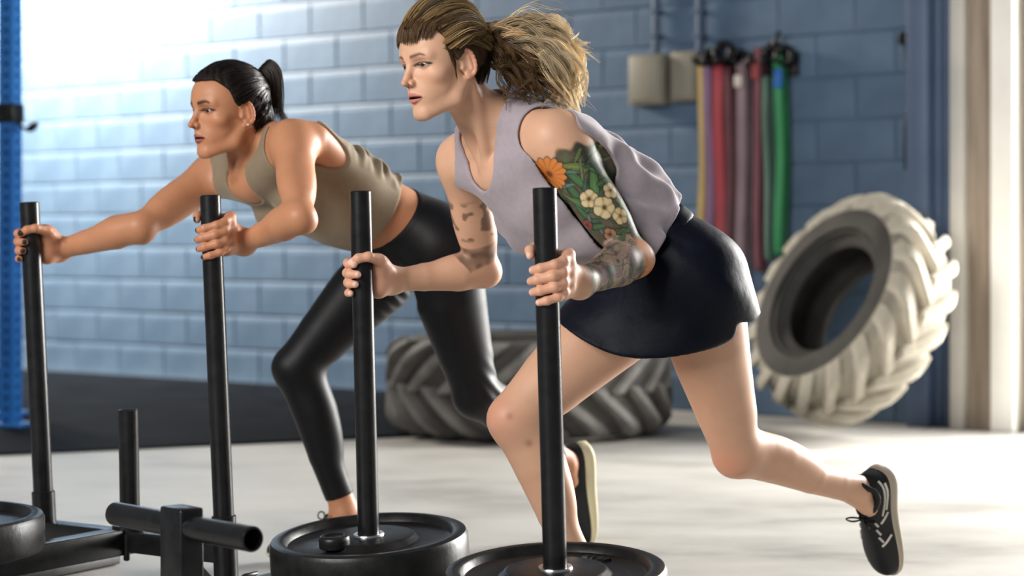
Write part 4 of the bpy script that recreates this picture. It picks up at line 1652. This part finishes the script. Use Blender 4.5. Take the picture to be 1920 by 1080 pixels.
    link('skirt', cloth_mesh('skirt', skirt, lo, hi, .0036, lambda P: np.tile(navy, (len(P), 1)) * (1 + .1 * hash_noise(P, 50, 31))[:, None]), MSKIRT, root)
    # waistband
    wbs = Solid()
    wbs.el(waist - B[2] * .006, B, (.094, .127, .10), 0)
    wbs.el(pel + B[2] * .035, B, (.104, .158, .10), .06)

    def band(G):
        D = wbs.field(G, pad=.03) - np.float32(.003)
        x, y, z = G.axes()
        top = (x - wb_c[0]) * B[2][0] + (y - wb_c[1]) * B[2][1] + (z - wb_c[2]) * B[2][2]
        D = smax(D, (top - .010).astype(np.float32), .004)
        return smax(D, (-top - .028).astype(np.float32), .004)
    link('waistband', cloth_mesh('waistband', band, waist - .2, waist + .2, .0045, lambda P: np.tile(navy * 1.1, (len(P), 1))), MSKIRT, root)
    return dict(root=root, H=H, AL=AL, AR=AR, KL=KL, KR=KR, A=A, SM=SM)


MSKIRT = tint_mat('woven_navy_cloth', 0.52, 0.12, 0, 0.20, 22, 0.0, bdist=.012)


# ------------------------------------------------------------------ shoes
def loft(rings):
    n = len(rings[0])
    v = [p for r in rings for p in r]
    f = []
    for i in range(len(rings) - 1):
        for k in range(n):
            l = (k + 1) % n
            f.append((i * n + k, i * n + l, (i + 1) * n + l, (i + 1) * n + k))
    f.append(tuple(range(n))[::-1])
    f.append(tuple((len(rings) - 1) * n + k for k in range(n)))
    return v, f


def shoe(parent, heel, toe, up, left_foot, colors, label, stripes=True, sc=1.0):
    """running shoe; heel and toe are the ends of the sole's ground line, up points to the instep"""
    heel, toe = np.asarray(heel, float), np.asarray(toe, float)
    L = np.linalg.norm(toe - heel)
    fx = (toe - heel) / L
    uz = np.asarray(up, float)
    uz = unit(uz - fx * np.dot(uz, fx))
    ly = np.cross(uz, fx)
    o = 1 if left_foot else -1          # outer side sign along ly
    c_up, c_sole, c_stripe = colors
    k = L / .28

    def P(s, y, z):
        return heel + fx * s * L + ly * y * k * 1.12 + uz * z * k * 1.22
    ss = [0, .02, .06, .14, .26, .38, .5, .62, .74, .85, .93, .98, 1.0]
    hw = [.012, .024, .032, .036, .034, .033, .036, .042, .046, .045, .038, .027, .014]
    off = [0, 0, 0, 0, .001, .002, .003, .004, .004, .001, -.003, -.005, -.006]       # inner side sign later
    zb = [.010, .006, .002, 0, 0, 0, 0, 0, .001, .004, .009, .015, .019]
    zt = [.030, .032, .033, .033, .032, .031, .029, .027, .025, .024, .024, .024, .024]
    ht = [.058, .070, .080, .080, .074, .072, .069, .062, .055, .050, .046, .040, .032]
    sole, upper = [], []
    for i, s in enumerate(ss):
        w, c = hw[i], off[i] * -o
        ring = []
        for a in np.linspace(0, 2 * math.pi, 20, endpoint=False):
            ca, sa = math.cos(a), math.sin(a)
            e = .55
            y = c + w * math.copysign(abs(ca) ** e, ca) * (1.06 if sa < 0 else 1.03)
            z = (zb[i] + zt[i]) / 2 + (zt[i] - zb[i]) / 2 * math.copysign(abs(sa) ** e, sa)
            ring.append(P(s, y, z))
        sole.append(ring)
        ring = []
        for a in np.linspace(0, 2 * math.pi, 24, endpoint=False):
            ca, sa = math.cos(a), math.sin(a)
            zlo = zt[i] - .006
            if sa >= 0:
                y = c + w * .97 * math.copysign(abs(ca) ** .85, ca) * (1 - .22 * sa * (1 if .1 < s < .7 else .5))
                z = zlo + (ht[i] - zlo) * sa ** .8
            else:
                y = c + w * .97 * ca
                z = zlo + .004 * sa
            ring.append(P(s * .985 + .006, y, z))
        upper.append(ring)
    v, f = loft(upper)
    me = np_mesh_poly('shoe', v, f, c_up)
    sh = link('shoe', me, MSHOE, parent)
    sh['label'] = label
    for mod_o in (sh,):
        sub = mod_o.modifiers.new('smooth', 'SUBSURF'); sub.levels = 1; sub.render_levels = 1
    v, f = loft(sole)
    so = link('sole', np_mesh_poly('sole', v, f, c_sole), MSHOE, sh)
    sub = so.modifiers.new('smooth', 'SUBSURF'); sub.levels = 1; sub.render_levels = 1
    # collar padding
    ring = []
    for a in np.linspace(0, 2 * math.pi, 25):
        s = .185 + .155 * math.cos(a)
        y = .030 * math.sin(a)
        z = .081 - .004 * math.cos(a) + .006 * (math.cos(a) < -.6) - .020 * abs(math.sin(a)) ** 1.5
        ring.append(P(s, y, z))
    v, f = sweep(ring, .0075 * k, 8, False)
    link('collar', np_mesh_poly('collar', v, f, tuple(.7 * q for q in c_up)), MSHOE, sh, True)
    # laces and bow
    for j in range(4):
        s0 = .40 + .075 * j
        zz = .0735 - .0085 * j - .0022 * j * j * .5
        pts = [P(s0, -.020, zz - .012), P(s0 + .012, -.010, zz), P(s0 + .016, .010, zz), P(s0 + .02, .020, zz - .012)]
        v, f = sweep(spline(pts, 9), .0026 * k, 6)
        link('lace', np_mesh_poly('lace', v, f, tuple(.8 * q for q in c_up)), MSHOE, sh, True)
    for q in (1, -1):
        pts = [P(.39, 0, .074), P(.37, q * .016, .090), P(.40, q * .030, .092), P(.43, q * .022, .082), P(.395, 0, .075)]
        v, f = sweep(spline(pts, 16), .0022 * k, 6)
        link('lace_bow', np_mesh_poly('lace_bow', v, f, tuple(.6 * q_ for q_ in c_up)), MSHOE, sh, True)
    if stripes:
        for side in (1, -1):
            for pts2 in ([(.05, .052), (.12, .045), (.24, .042), (.38, .046)], [(.08, .040), (.20, .036), (.33, .038)], [(.36, .034), (.40, .040), (.45, .050)],
                         [(.42, .062), (.47, .055)], [(.50, .058), (.55, .051)], [(.575, .054), (.625, .047)], [(.57, .031), (.615, .040), (.665, .049)]):
                pp = []
                for s, z in spline([(a, b, 0) for a, b in pts2], 9)[:, :2]:
                    w = np.interp(s, ss, hw)
                    top = np.interp(s, ss, ht)
                    lo_ = np.interp(s, ss, zt) - .006
                    q = np.clip((z - lo_) / (top - lo_), 0, .98) ** 1.25
                    y = w * .97 * (1 - q * q) ** .425 * (1 - .22 * q)
                    pp.append(P(s, np.interp(s, ss, off) * -o + side * (y + .0003), z))
                v, f = sweep(pp, .0029 * k, 6)
                link('stripe', np_mesh_poly('stripe', v, f, c_stripe), MSHOE, sh, True)
    return sh


def np_mesh_poly(name, v, f, col):
    me = pydata(name, v, f)
    bm = bmesh.new(); bm.from_mesh(me)
    bmesh.ops.recalc_face_normals(bm, faces=bm.faces[:])
    bm.to_mesh(me); bm.free()
    me.polygons.foreach_set('use_smooth', np.ones(len(me.polygons), bool))
    at = me.color_attributes.new('tint', 'FLOAT_COLOR', 'POINT')
    c = np.ones((len(me.vertices), 4), np.float32)
    c[:, :3] = col
    at.data.foreach_set('color', c.ravel())
    return me


# ------------------------------------------------------------------ hair
MCAP = tint_mat('scalp_hair', 0.62, 0.2)


def hair_cap(H, parent, grow, hairline, col, mat, name='hair_cap', h=.003):
    """close-fitting scalp hair"""
    S = Solid()
    g0, g1, g2 = grow
    S.el(H(-.014, 0, .034), H.A, (.097 + g0, .074 + g1, .080 + g2), 0)
    S.el(H(.030, 0, .030), H.A, (.056 + g0 * .6, .064 + g1 * .7, .060 + g2 * .9), .03)
    S.rc(H(-.060, 0, -.01), H(-.058, 0, -.055), .050, .042, .03)
    fx, uy = zip(*hairline)

    def fld(G):
        D = S.field(G, pad=.03)
        x, y, z = G.axes()
        dx, dy, dz = x - H.O[0], y - H.O[1], z - H.O[2]
        f = dx * H.f[0] + dy * H.f[1] + dz * H.f[2]
        l = dx * H.l[0] + dy * H.l[1] + dz * H.l[2]
        u = dx * H.u[0] + dy * H.u[1] + dz * H.u[2]
        line = np.interp(f.ravel(), fx, uy).reshape(f.shape)
        D = D + (.0012 * np.sin(l * 260 + u * 120 + 5 * np.sin(f * 60))).astype(np.float32)
        return smax(D, ((line - u) * .7).astype(np.float32), .004)
    lo, hi = S.bounds()
    c0 = np.array(col)
    me = cloth_mesh(name, fld, lo, hi, h, lambda P: np.tile(c0, (len(P), 1)) * (1 + .25 * hash_noise(P, 120, 41))[:, None])
    return link(name, me, mat, parent)


def on_scalp(H, p, grow):
    """push a local point (f,l,u) out to the hair surface"""
    c = np.array([-.008, 0, .030])
    r = np.array([.099, .076, .082]) + np.array(grow)
    q = (p - c) / r
    return c + q / np.linalg.norm(q) * r


def lock(curves, radii, cols, ctrl, n, spread, wave, freq, r0, col0, col1, pts=26, tipcol=None, taper=.25, ph=None):
    base = spline(ctrl, pts)
    t = np.linspace(0, 1, pts)
    T = np.gradient(base, axis=0)
    T /= np.linalg.norm(T, axis=1)[:, None] + 1e-9
    s = np.cross(T, [0.2, 0.9, .35])
    s /= np.linalg.norm(s, axis=1)[:, None] + 1e-9
    w = np.cross(T, s)
    p0 = RNG.uniform(0, 6.28) if ph is None else ph
    shade = RNG.uniform(.62, 1.28)
    for k in range(n):
        a, rr = RNG.uniform(0, 6.28), spread * math.sqrt(RNG.uniform(0, 1))
        p1 = p0 + RNG.normal(0, .13)
        amp = wave * (0.15 + t) * RNG.uniform(.88, 1.12)
        env = (.45 + .85 * np.sin(np.pi * np.clip(t * .8 + .12, 0, 1))) * (1 - .55 * sstep(t, .65, 1))
        P = base + (s * (math.cos(a) * rr * env)[:, None] if False else s * (math.cos(a) * rr * env + amp * np.sin(t * freq + p1))[:, None]) \
            + w * (math.sin(a) * rr * env + amp * np.cos(t * freq * .9 + p1))[:, None]
        ks = shade * RNG.uniform(.85, 1.15)
        c = (np.array(col0)[None] * (1 - t[:, None]) + np.array(col1)[None] * t[:, None]) * ks
        if RNG.random() < .6:
            n_ = int(pts * RNG.uniform(.78, 1.0))
            tt = np.linspace(0, n_ - 1, pts)
            P = np.stack([np.interp(tt, np.arange(pts), P[:, d_]) for d_ in range(3)], 1)
        curves.append(P)
        radii.append(r0 * RNG.uniform(.7, 1.25) * np.clip(1 - (1 - taper) * np.clip((t - .6) / .4, 0, 1), .05, 1) * np.clip(t * 12 + .35, 0, 1))
        cols.append(c)


def blond_hair(H, parent):
    cap_col = srgb(70, 52, 36)
    grow = (.014, .010, .017)
    hl = [(-.2, -.075), (-.05, -.062), (-.034, -.045), (-.022, .0), (-.006, .014), (.012, -.002), (.026, .024), (.040, .054), (.056, .086), (.2, .088)]
    hair_cap(H, parent, (.010, .007, .013), hl, cap_col, MCAP)
    cur, rad, col = [], [], []
    root_c, mid_c, tip_c = srgb(104, 78, 50), srgb(214, 182, 130), srgb(250, 236, 206)  # near-white tips: backlit rim put into the blond tip colour
    tie = np.array([-.108, .030, .040])
    # swept-back locks over the scalp
    for i in range(150):
        l = RNG.uniform(-.070, .078)
        f0 = .078 - abs(l) * .55 + RNG.uniform(-.035, .004)
        u0 = .075 + .02 * (1 - abs(l) / .075) - max(0, abs(l) - .045) * 1.6
        p0 = on_scalp(H, np.array([f0, l, u0]), np.array(grow) - .006)
        lift = RNG.uniform(.001, .014)
        ctrl = []
        for q in np.linspace(0, 1, 6):
            m = p0 * (1 - q) + (tie + np.array([0, l * .25, 0])) * q
            m[2] += .07 * math.sin(math.pi * q) * (1 - abs(l) / .11)
            m[1] += l * .5 * math.sin(math.pi * q)
            m = on_scalp(H, m, np.array(grow) + lift * math.sin(math.pi * min(1, q * 1.15)) * np.array([1, .8, 1.2]))
            ctrl.append(H(*m))
        lock(cur, rad, col, ctrl, 13, .0050, .0030, RNG.uniform(9, 15), .00062, root_c if RNG.random() < .45 else mid_c, mid_c if RNG.random() < .5 else tip_c, 22, taper=.6)
    # side locks from the temple back over the ear
    for i in range(40):
        p0 = np.array([RNG.uniform(.0, .048), .070, RNG.uniform(.022, .06)])
        ctrl = [H(*on_scalp(H, p0, np.array(grow) - .009)), H(*on_scalp(H, np.array([-.02, .076, .040 + RNG.uniform(-.008, .02)]), np.array(grow) + .003)), H(*on_scalp(H, np.array([-.07, .060, .035 + RNG.uniform(-.02, .02)]), np.array(grow) + .006)), H(*(tie + RNG.normal(0, .010, 3)))]
        lock(cur, rad, col, ctrl, 11, .0044, .0022, RNG.uniform(6, 11), .0006, root_c, mid_c if RNG.random() < .6 else root_c, 18, taper=.6)
    # nape: dark strands rising to the tie
    for i in range(26):
        p0 = np.array([RNG.uniform(-.075, -.030), RNG.uniform(.03, .062), RNG.uniform(-.058, -.02)])
        ctrl = [H(*p0), H(*(p0 * .5 + tie * .5 + np.array([0, .014, 0]))), H(*(tie + RNG.normal(0, .008, 3)))]
        lock(cur, rad, col, ctrl, 5, .004, .001, 5, .0009, srgb(58, 42, 30), srgb(90, 66, 44), 12, taper=.7)
    # fringe: short straight strands on the forehead
    for i in range(300):
        l = RNG.uniform(-.062, .060)
        f = .086 - 5.6 * l * l
        back = RNG.uniform(.035, .08)
        end = .050 - .004 * math.sin(l * 90) + RNG.uniform(-.006, .005)
        gr = np.array([.007, .008, .015])
        ctrl = []
        for q in np.linspace(0, 1, 6):
            ctrl.append(H(*on_scalp(H, np.array([f - back * (1 - q) ** 1.3, l * (.92 + .08 * q), .106 * (1 - q) + end * q]), gr + np.array([.002, .001, .002]) * math.sin(3.14 * q))))
        lock(cur, rad, col, ctrl, 8, .0028, .0006, 3, .0006, srgb(112, 84, 54), srgb(130, 98, 66), 12)
    # sideburn wisp before the ear
    for q in (1, -1):
        for i in range(12):
            a = on_scalp(H, np.array([.036, q * .066, .040]), grow)
            b = np.array([.024 + RNG.normal(0, .002), q * .0715, .006])
            c = np.array([.016 + RNG.normal(0, .0025), q * .0675, -.034 + RNG.uniform(-.012, .012)])
            lock(cur, rad, col, [H(*a), H(*b), H(*c)], 4, .0022, .0008, 3, .0008, srgb(94, 68, 46), srgb(120, 90, 62), 12)
    # ponytail: loose wavy mass blown backwards
    tw = H(*tie)
    d0 = tw[1]
    ends = []
    for i in range(270):
        q = RNG.uniform(0, 1)
        if q < .22:      # upper flying locks
            e = px(RNG.uniform(1030, 1116), RNG.uniform(62, 135), d0 + RNG.uniform(-.05, .09))
            m = px(RNG.uniform(975, 1010), RNG.uniform(32, 60), d0 + RNG.uniform(-.04, .07))
            m2 = px(RNG.uniform(1030, 1062), RNG.uniform(45, 85), d0 + RNG.uniform(-.05, .08))
        elif q < .76:    # main fall
            e = px(RNG.uniform(1030, 1096), RNG.uniform(165, 222), d0 + RNG.uniform(-.06, .09))
            m = px(RNG.uniform(965, 1010), RNG.uniform(45, 95), d0 + RNG.uniform(-.06, .07))
            m2 = px(RNG.uniform(1015, 1085), RNG.uniform(95, 150), d0 + RNG.uniform(-.07, .08))
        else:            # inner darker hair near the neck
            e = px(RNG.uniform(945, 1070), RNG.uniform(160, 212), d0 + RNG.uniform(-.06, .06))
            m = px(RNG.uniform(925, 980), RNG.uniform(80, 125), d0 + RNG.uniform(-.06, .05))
            m2 = px(RNG.uniform(940, 1035), RNG.uniform(120, 165), d0 + RNG.uniform(-.07, .05))
        s0 = tw + RNG.normal(0, .012, 3)
        dark = q >= .76
        lock(cur, rad, col, [H(-.088, .02, .05) + RNG.normal(0, .012, 3), s0, m, m2, e], 17, .0054, .0145, RNG.uniform(9, 14), .00062,
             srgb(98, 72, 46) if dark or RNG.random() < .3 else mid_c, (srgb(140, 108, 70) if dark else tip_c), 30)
    # stray fine hairs
    for i in range(60):
        a = tw + RNG.normal(0, .02, 3)
        e = px(RNG.uniform(1000, 1130), RNG.uniform(20, 240), d0 + RNG.uniform(-.06, .1))
        m = a * .5 + e * .5 + np.array([0, 0, RNG.uniform(0, .05)])
        lock(cur, rad, col, [a, m, e], 2, .006, .008, RNG.uniform(6, 12), .00055, tip_c, srgb(240, 220, 180), 24)
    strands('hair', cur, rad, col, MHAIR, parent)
    # hair tie
    v, f = lathe([(.017 + .005 * math.cos(a), .005 * math.sin(a)) for a in np.linspace(0, 6.283, 9)[:-1]], 20, tw + np.array([.006, 0, 0]), unit([1, .15, .2]), closed=True)
    link('hair_tie', np_mesh_poly('hair_tie', v, f, srgb(120, 84, 52)), MSHOE, parent)


def dark_hair(H, parent):
    grow = (.010, .007, .010)
    c0 = srgb(26, 19, 16)
    hl = [(-.2, -.070), (-.045, -.066), (-.030, -.04), (-.020, .0), (-.004, .018), (.010, .006), (.022, .018), (.034, .046), (.060, .072), (.2, .072)]
    hair_cap(H, parent, (.0085, .006, .0085), hl, c0, MCAP)
    cur, rad, col = [], [], []
    tie = np.array([-.108, .004, .062])
    for i in range(170):
        l = RNG.uniform(-.074, .076)
        al = abs(l)
        f0 = .066 - 9.5 * l * l + RNG.uniform(-.02, .0)
        u0 = .080 - max(0, al - .04) * 1.9
        if RNG.random() < .3:
            f0, u0, l = RNG.uniform(-.085, .02), RNG.uniform(-.03, .04), math.copysign(.072, l)
            if f0 > -.02:
                u0 = max(u0, .02)
        p0 = on_scalp(H, np.array([f0, l, u0]), np.array(grow) - .007)
        ctrl = []
        for q in np.linspace(0, 1, 6):
            m = p0 * (1 - q) + tie * q
            m[2] += .06 * math.sin(math.pi * q) * (1 - abs(l) / .085)
            m[1] += l * .6 * math.sin(math.pi * q)
            ctrl.append(H(*on_scalp(H, m, np.array(grow) + .0012)))
        lock(cur, rad, col, ctrl, 6, .0035, .0004, 4, .0008, c0, srgb(46, 34, 28), 18, taper=.8)
    for i in range(90):
        fq = RNG.uniform(-.100, -.022)
        q_ = RNG.choice([1, -1])
        p0 = np.array([fq, q_ * (.050 - 9 * (fq + .055) ** 2), RNG.uniform(-.072, -.03)])
        m_ = np.array([(fq - .105) * .5, q_ * .060, RNG.uniform(-.005, .02)])
        m_ = on_scalp(H, m_, np.array(grow) + .002)
        ctrl = [H(*p0), H(*(p0 * .5 + m_ * .5 + np.array([0, q_ * .010, 0]))), H(*m_), H(*(tie + RNG.normal(0, .005, 3)))]
        lock(cur, rad, col, ctrl, 6, .004, .0005, 4, .0008, c0, srgb(40, 30, 25), 14, taper=.8)
    tw = H(*tie)
    d0 = tw[1]
    for i in range(120):
        r = RNG.uniform(0, 1)
        dz = RNG.uniform(-.028, .028)
        m0 = px(484 + 18 * r, 136 - 19 * r, d0 + dz * .6)
        m = px(494 + 28 * r, 150 - 16 * r, d0 + dz)
        m2 = px(494 + 34 * r, 190, d0 + dz)
        e = px(488 + 34 * r + RNG.normal(0, 4), RNG.uniform(215, 238), d0 + dz)
        if r > .6 and RNG.random() < .6:
            e = px(RNG.uniform(520, 548), RNG.uniform(226, 241), d0 + dz)
        lock(cur, rad, col, [tw + RNG.normal(0, .006, 3), m0, m, m2, e], 7, .006, .0012, RNG.uniform(4, 7), .0009, c0, srgb(58, 44, 34), 22)
    strands('hair', cur, rad, col, MDARKHAIR, parent)
    v, f = lathe([(.015 + .0045 * math.cos(a), .0055 * math.sin(a)) for a in np.linspace(0, 6.283, 9)[:-1]], 20, tw, unit(-H.f + H.u * .5), closed=True)
    link('hair_tie', np_mesh_poly('hair_tie', v, f, (.01, .01, .01)), MSHOE, parent)


# =================================================================== the woman in beige and black
def woman_beige():
    root = thing('person', 'dark-haired woman in beige crop top and black leggings pushing the left sled', 'person', 'women pushing sleds')
    SL, EL, WL = px(548, 266, 4.53), px(563, 408, 4.30), px(457, 455, 4.465)
    SR, ER, WR = px(404, 326, 4.83), px(262, 426, 4.67), px(110, 468, 4.775)
    waist, pel = px(712, 398, 4.82), px(786, 450, 4.88)
    HL, HR = px(826, 468, 4.80), px(754, 476, 4.95)
    KL, AL = px(893, 738, 4.88), px(1060, 872, 5.13)
    KR, AR = px(556, 688, 4.92), px(645, 962, 4.95)
    H = Head((-.701, 4.60, 1.166), (-.77, -.63, -.06), tilt=-.02, scale=.98)
    neck_lo = px(486, 272, 4.70)
    skull = H(-.028, 0, -.055)
    torso = Solid()
    SM, A, B = torso_solid(torso, SL, SR, waist, pel, HL, HR, bust=.056, sc=.97)
    shoulders = Solid()
    shoulder_solid(shoulders, SM, SL, SR, A, neck_lo, skull, .97)
    shoulders.rc(H(-.030, .050, -.045), SM + A[0] * .060 + A[2] * .03 + A[1] * .012, .012, .010, .016)
    shoulders.rc(H(-.030, -.050, -.045), SM + A[0] * .060 + A[2] * .03 - A[1] * .012, .012, .010, .016)
    armL, armR, legs = Solid(), Solid(), Solid()
    arm_solid(armL, SL, EL, WL, (.7, -.3, -.6), .92)
    arm_solid(armR, SR, ER, WR, (.2, .3, -.9), .96)
    leg_solid(legs, HL, KL, AL, unit([-.6, -.3, -.7]), .97, 1.0, .99)
    leg_solid(legs, HR, KR, AR, unit([-.95, -.2, .1]), .97, 1.0, 1.0)
    hands = Solid()
    pl = to_z(Q1t, Q1b, px(398, 440, 4.38)[2])
    n1 = grip_hand(hands, pl, Q1t - Q1b, WL - pl, WL, -1, 0, slope=.016, thumb=(80, 142, .05), wrap=1.0, scale=.98)
    pr = to_z(Q2t, Q2b, px(60, 458, 4.70)[2])
    n2 = grip_hand(hands, pr, Q2t - Q2b, WR - pr, WR, 1, 0, slope=.004, thumb=(112, 172, .040), wrap=.92, scale=.98)
    head = head_solid(H, 0.0020)
    feet = Solid()
    feet.rc(AL, AL + np.array([.015, .015, -.045]), .030, .022, .02)
    feet.rc(AR, AR + np.array([-.03, -.01, -.05]), .034, .032, .02)
    body = Solid()
    for s in (torso, shoulders, armL, armR, legs, feet, hands, head):
        body.join(s)
    base = np.array(srgb(190, 134, 100))

    def skin_cols(P):
        C = np.tile(base, (len(P), 1))
        C *= (1 + .035 * hash_noise(P, 30, 3) + .02 * hash_noise(P, 90, 4))[:, None]
        for hp in (pl, pr):
            m = sstep(-np.linalg.norm(P - hp, axis=1), -.10, -.05) * .3
            C[:] = C * (1 - m[:, None]) + np.array(srgb(206, 142, 114)) * m[:, None]
        for p, r in n1 + n2:
            m = (np.linalg.norm(P - p, axis=1) < r * .80) * .97
            C[:] = C * (1 - m[:, None]) + np.array(srgb(14, 16, 20)) * m[:, None]
        face_paint(H, P, C, srgb(150, 82, 74), srgb(34, 22, 17), srgb(16, 12, 11), srgb(190, 112, 84), .0020, 1.35)
        return C

    def box(c, r):
        c = np.asarray(c)
        return c - r, c + r
    hc = H(.005, 0, -.005)
    regs = [(*box(pl, .088), .0021), (*box(pr, .088), .0021), (hc - np.array([.135, .12, .125]), hc + np.array([.125, .12, .13]), .0017)]
    me = person_mesh(body, regs, 'body', skin_cols, .0046)
    link('body', me, MSKIN, root)
    eyes(H, root, srgb(38, 26, 18), (1, -.02, -.02))
    v, f = lathe([(0, -.0022), (.0022, -.001), (.0026, .001), (0, .0028)], 12, H(-.008, .0815, -.0385), H.l)
    link('earring', np_mesh_poly('earring', v, f, (.8, .8, .78)), MEYE, root, True)

    def top(G):
        S = Solid()
        S.join(torso)
        S.join(shoulders)
        S.el(SM + (waist - SM) * .70 + A[0] * .02, A, (.100, .128, .15), .05)
        D = S.field(G, pad=.07) - np.float32(.0055)
        x, y, z = G.axes()
        a = (x - SM[0]) * A[1][0] + (y - SM[1]) * A[1][1] + (z - SM[2]) * A[1][2]
        b = (x - SM[0]) * A[2][0] + (y - SM[1]) * A[2][1] + (z - SM[2]) * A[2][2]
        c = (x - SM[0]) * A[0][0] + (y - SM[1]) * A[0][1] + (z - SM[2]) * A[0][2]
        # bunched cloth over the small of the back
        wr_ = np.clip((-c - .02) / .05, 0, 1) * np.clip((-b - .14) / .08, 0, 1)
        D = D + (wr_ * (.0058 * np.sin(b * 95 + a * 40 + 2 * np.sin(a * 50)) + .003 * np.sin(b * 190 + a * 60)) - wr_ * .006).astype(np.float32)
        D = np.abs(D + np.float32(.0046)) - np.float32(.0046)
        hole = Solid()
        hole.chain([SL + A[1] * .012, SL + unit(EL - SL) * .12], [.078, .070], .02)
        hole.rc(SL - A[2] * .03 + A[1] * .02, SL - A[2] * .13 + A[1] * .03, .060, .045, .02)
        hole.chain([SR - A[1] * .012, SR + unit(ER - SR) * .12], [.078, .070], .02)
        hole.rc(SR - A[2] * .03 - A[1] * .02, SR - A[2] * .13 - A[1] * .03, .060, .045, .02)
        hole.rc(SM + A[2] * .08 + A[0] * .03, SM - A[2] * .015 + A[0] * .115, .066, .040, .03)
        hole.rc(neck_lo, skull, .068, .08, .03)
        hole.el(SM - A[2] * .01 - A[0] * .13 + A[1] * .03, A, (.115, .20, .165), .02)
        D = smax(D, -hole.field(G, pad=.05), .006)
        hem_n, hem_c = unit(A[2] + B[2]), waist + B[2] * .012
        p_ = (hem_c[0] - x) * hem_n[0] + (hem_c[1] - y) * hem_n[1] + (hem_c[2] - z) * hem_n[2]
        return smax(D, p_.astype(np.float32), .004)
    lo, hi = torso.bounds()
    bei = np.array(srgb(134, 120, 100))
    link('crop_top', cloth_mesh('crop_top', top, lo - .05, hi + .06, .0034, lambda P: np.tile(bei, (len(P), 1)) * (1 + .05 * hash_noise(P, 120, 51))[:, None]), MCLOTH, root)

    def bra(G):
        D = torso.field(G, pad=.03) - np.float32(.003)
        x, y, z = G.axes()
        b = (x - SM[0]) * A[2][0] + (y - SM[1]) * A[2][1] + (z - SM[2]) * A[2][2]
        c = (x - SM[0]) * A[0][0] + (y - SM[1]) * A[0][1] + (z - SM[2]) * A[0][2]
        D = smax(D, (b + .135 - .3 * np.clip(c, 0, .1)).astype(np.float32), .004)
        return smax(D, (-b - .20).astype(np.float32), .004)
    link('sports_bra', cloth_mesh('sports_bra', bra, SM - .26, SM + .26, .005, lambda P: np.tile(np.array(srgb(16, 16, 18)), (len(P), 1))), MLEG, root)

    def leggings(G):
        S = Solid()
        S.join(torso)
        S.join(legs)
        D = S.field(G, pad=.03) - np.float32(.0035)
        x, y, z = G.axes()
        wc = waist - B[2] * .030
        t_ = (x - wc[0]) * B[2][0] + (y - wc[1]) * B[2][1] + (z - wc[2]) * B[2][2]
        D = smax(D, t_.astype(np.float32), .004)
        for K_, A_ in ((KL, AL), (KR, AR)):
            s = unit(A_ - K_)
            c = K_ + s * (np.linalg.norm(A_ - K_) - .045)
            p_ = (x - c[0]) * s[0] + (y - c[1]) * s[1] + (z - c[2]) * s[2]
            near = np.sqrt((x - A_[0]) ** 2 + (y - A_[1]) ** 2 + (z - A_[2]) ** 2) - .13
            D = smax(D, np.minimum(p_, -near).astype(np.float32), .003)
        # folds behind the bent knee and at the crotch
        for c, r in ((KL + np.array([.05, .02, .03]), .07), ((HL + HR) / 2 + np.array([-.06, 0, -.08]), .09)):
            w = np.exp(-((x - c[0]) ** 2 + (y - c[1]) ** 2 + (z - c[2]) ** 2) / r ** 2)
            D = D + (w * .0035 * np.sin((x - c[0]) * 170 + (z - c[2]) * 150)).astype(np.float32)
        return D
    S = Solid(); S.join(torso); S.join(legs)
    lo, hi = S.bounds()
    hi[2] = min(hi[2], waist[2] + .15)
    blk = np.array(srgb(12, 14, 18))
    link('leggings', cloth_mesh('leggings', leggings, lo, hi, .0042, lambda P: np.tile(blk, (len(P), 1))), MLEG, root)
    dark_hair(H, root)
    # shoes: trailing left foot on its toes, leading right foot
    dk = srgb(24, 26, 28)
    sole_c = srgb(214, 206, 170)
    shoe(root, px(1110, 828, 5.17), px(1116, 1010, 5.27), (-.92, -.35, .12), True, (dk, sole_c, srgb(60, 66, 60)), 'black running shoe with a cream sole, heel lifted', False)
    fdir = unit([-.93, -.36, 0])
    g = np.array([AR[0], AR[1], 0])
    shoe(root, g - fdir * .060 + np.array([0, 0, .030]), g + fdir * .205 + np.array([0, 0, .001]), (0, 0, 1), False, (dk, sole_c, srgb(60, 66, 60)), 'black running shoe of the leading foot', False)
    return root


def dress_grey(W):
    root = W['root']
    blond_hair(W['H'], root)
    dk, so, st = srgb(16, 18, 22), srgb(176, 164, 146), srgb(206, 200, 190)
    shoe(root, px(1662, 868, 4.615), px(1672, 1066, 4.71), (-.74, -.66, .16), True, (dk, so, st), 'black running shoe with pale stripes, heel raised behind')
    AR = W['AR']
    fdir = unit([-.93, -.36, 0])
    g = np.array([AR[0], AR[1], 0])
    shoe(root, g - fdir * .060, g + fdir * .21, (0, 0, 1), False, (dk, so, st), 'black running shoe of the leading foot behind the plate')


WA = woman_grey()
dress_grey(WA)
WB = woman_beige()
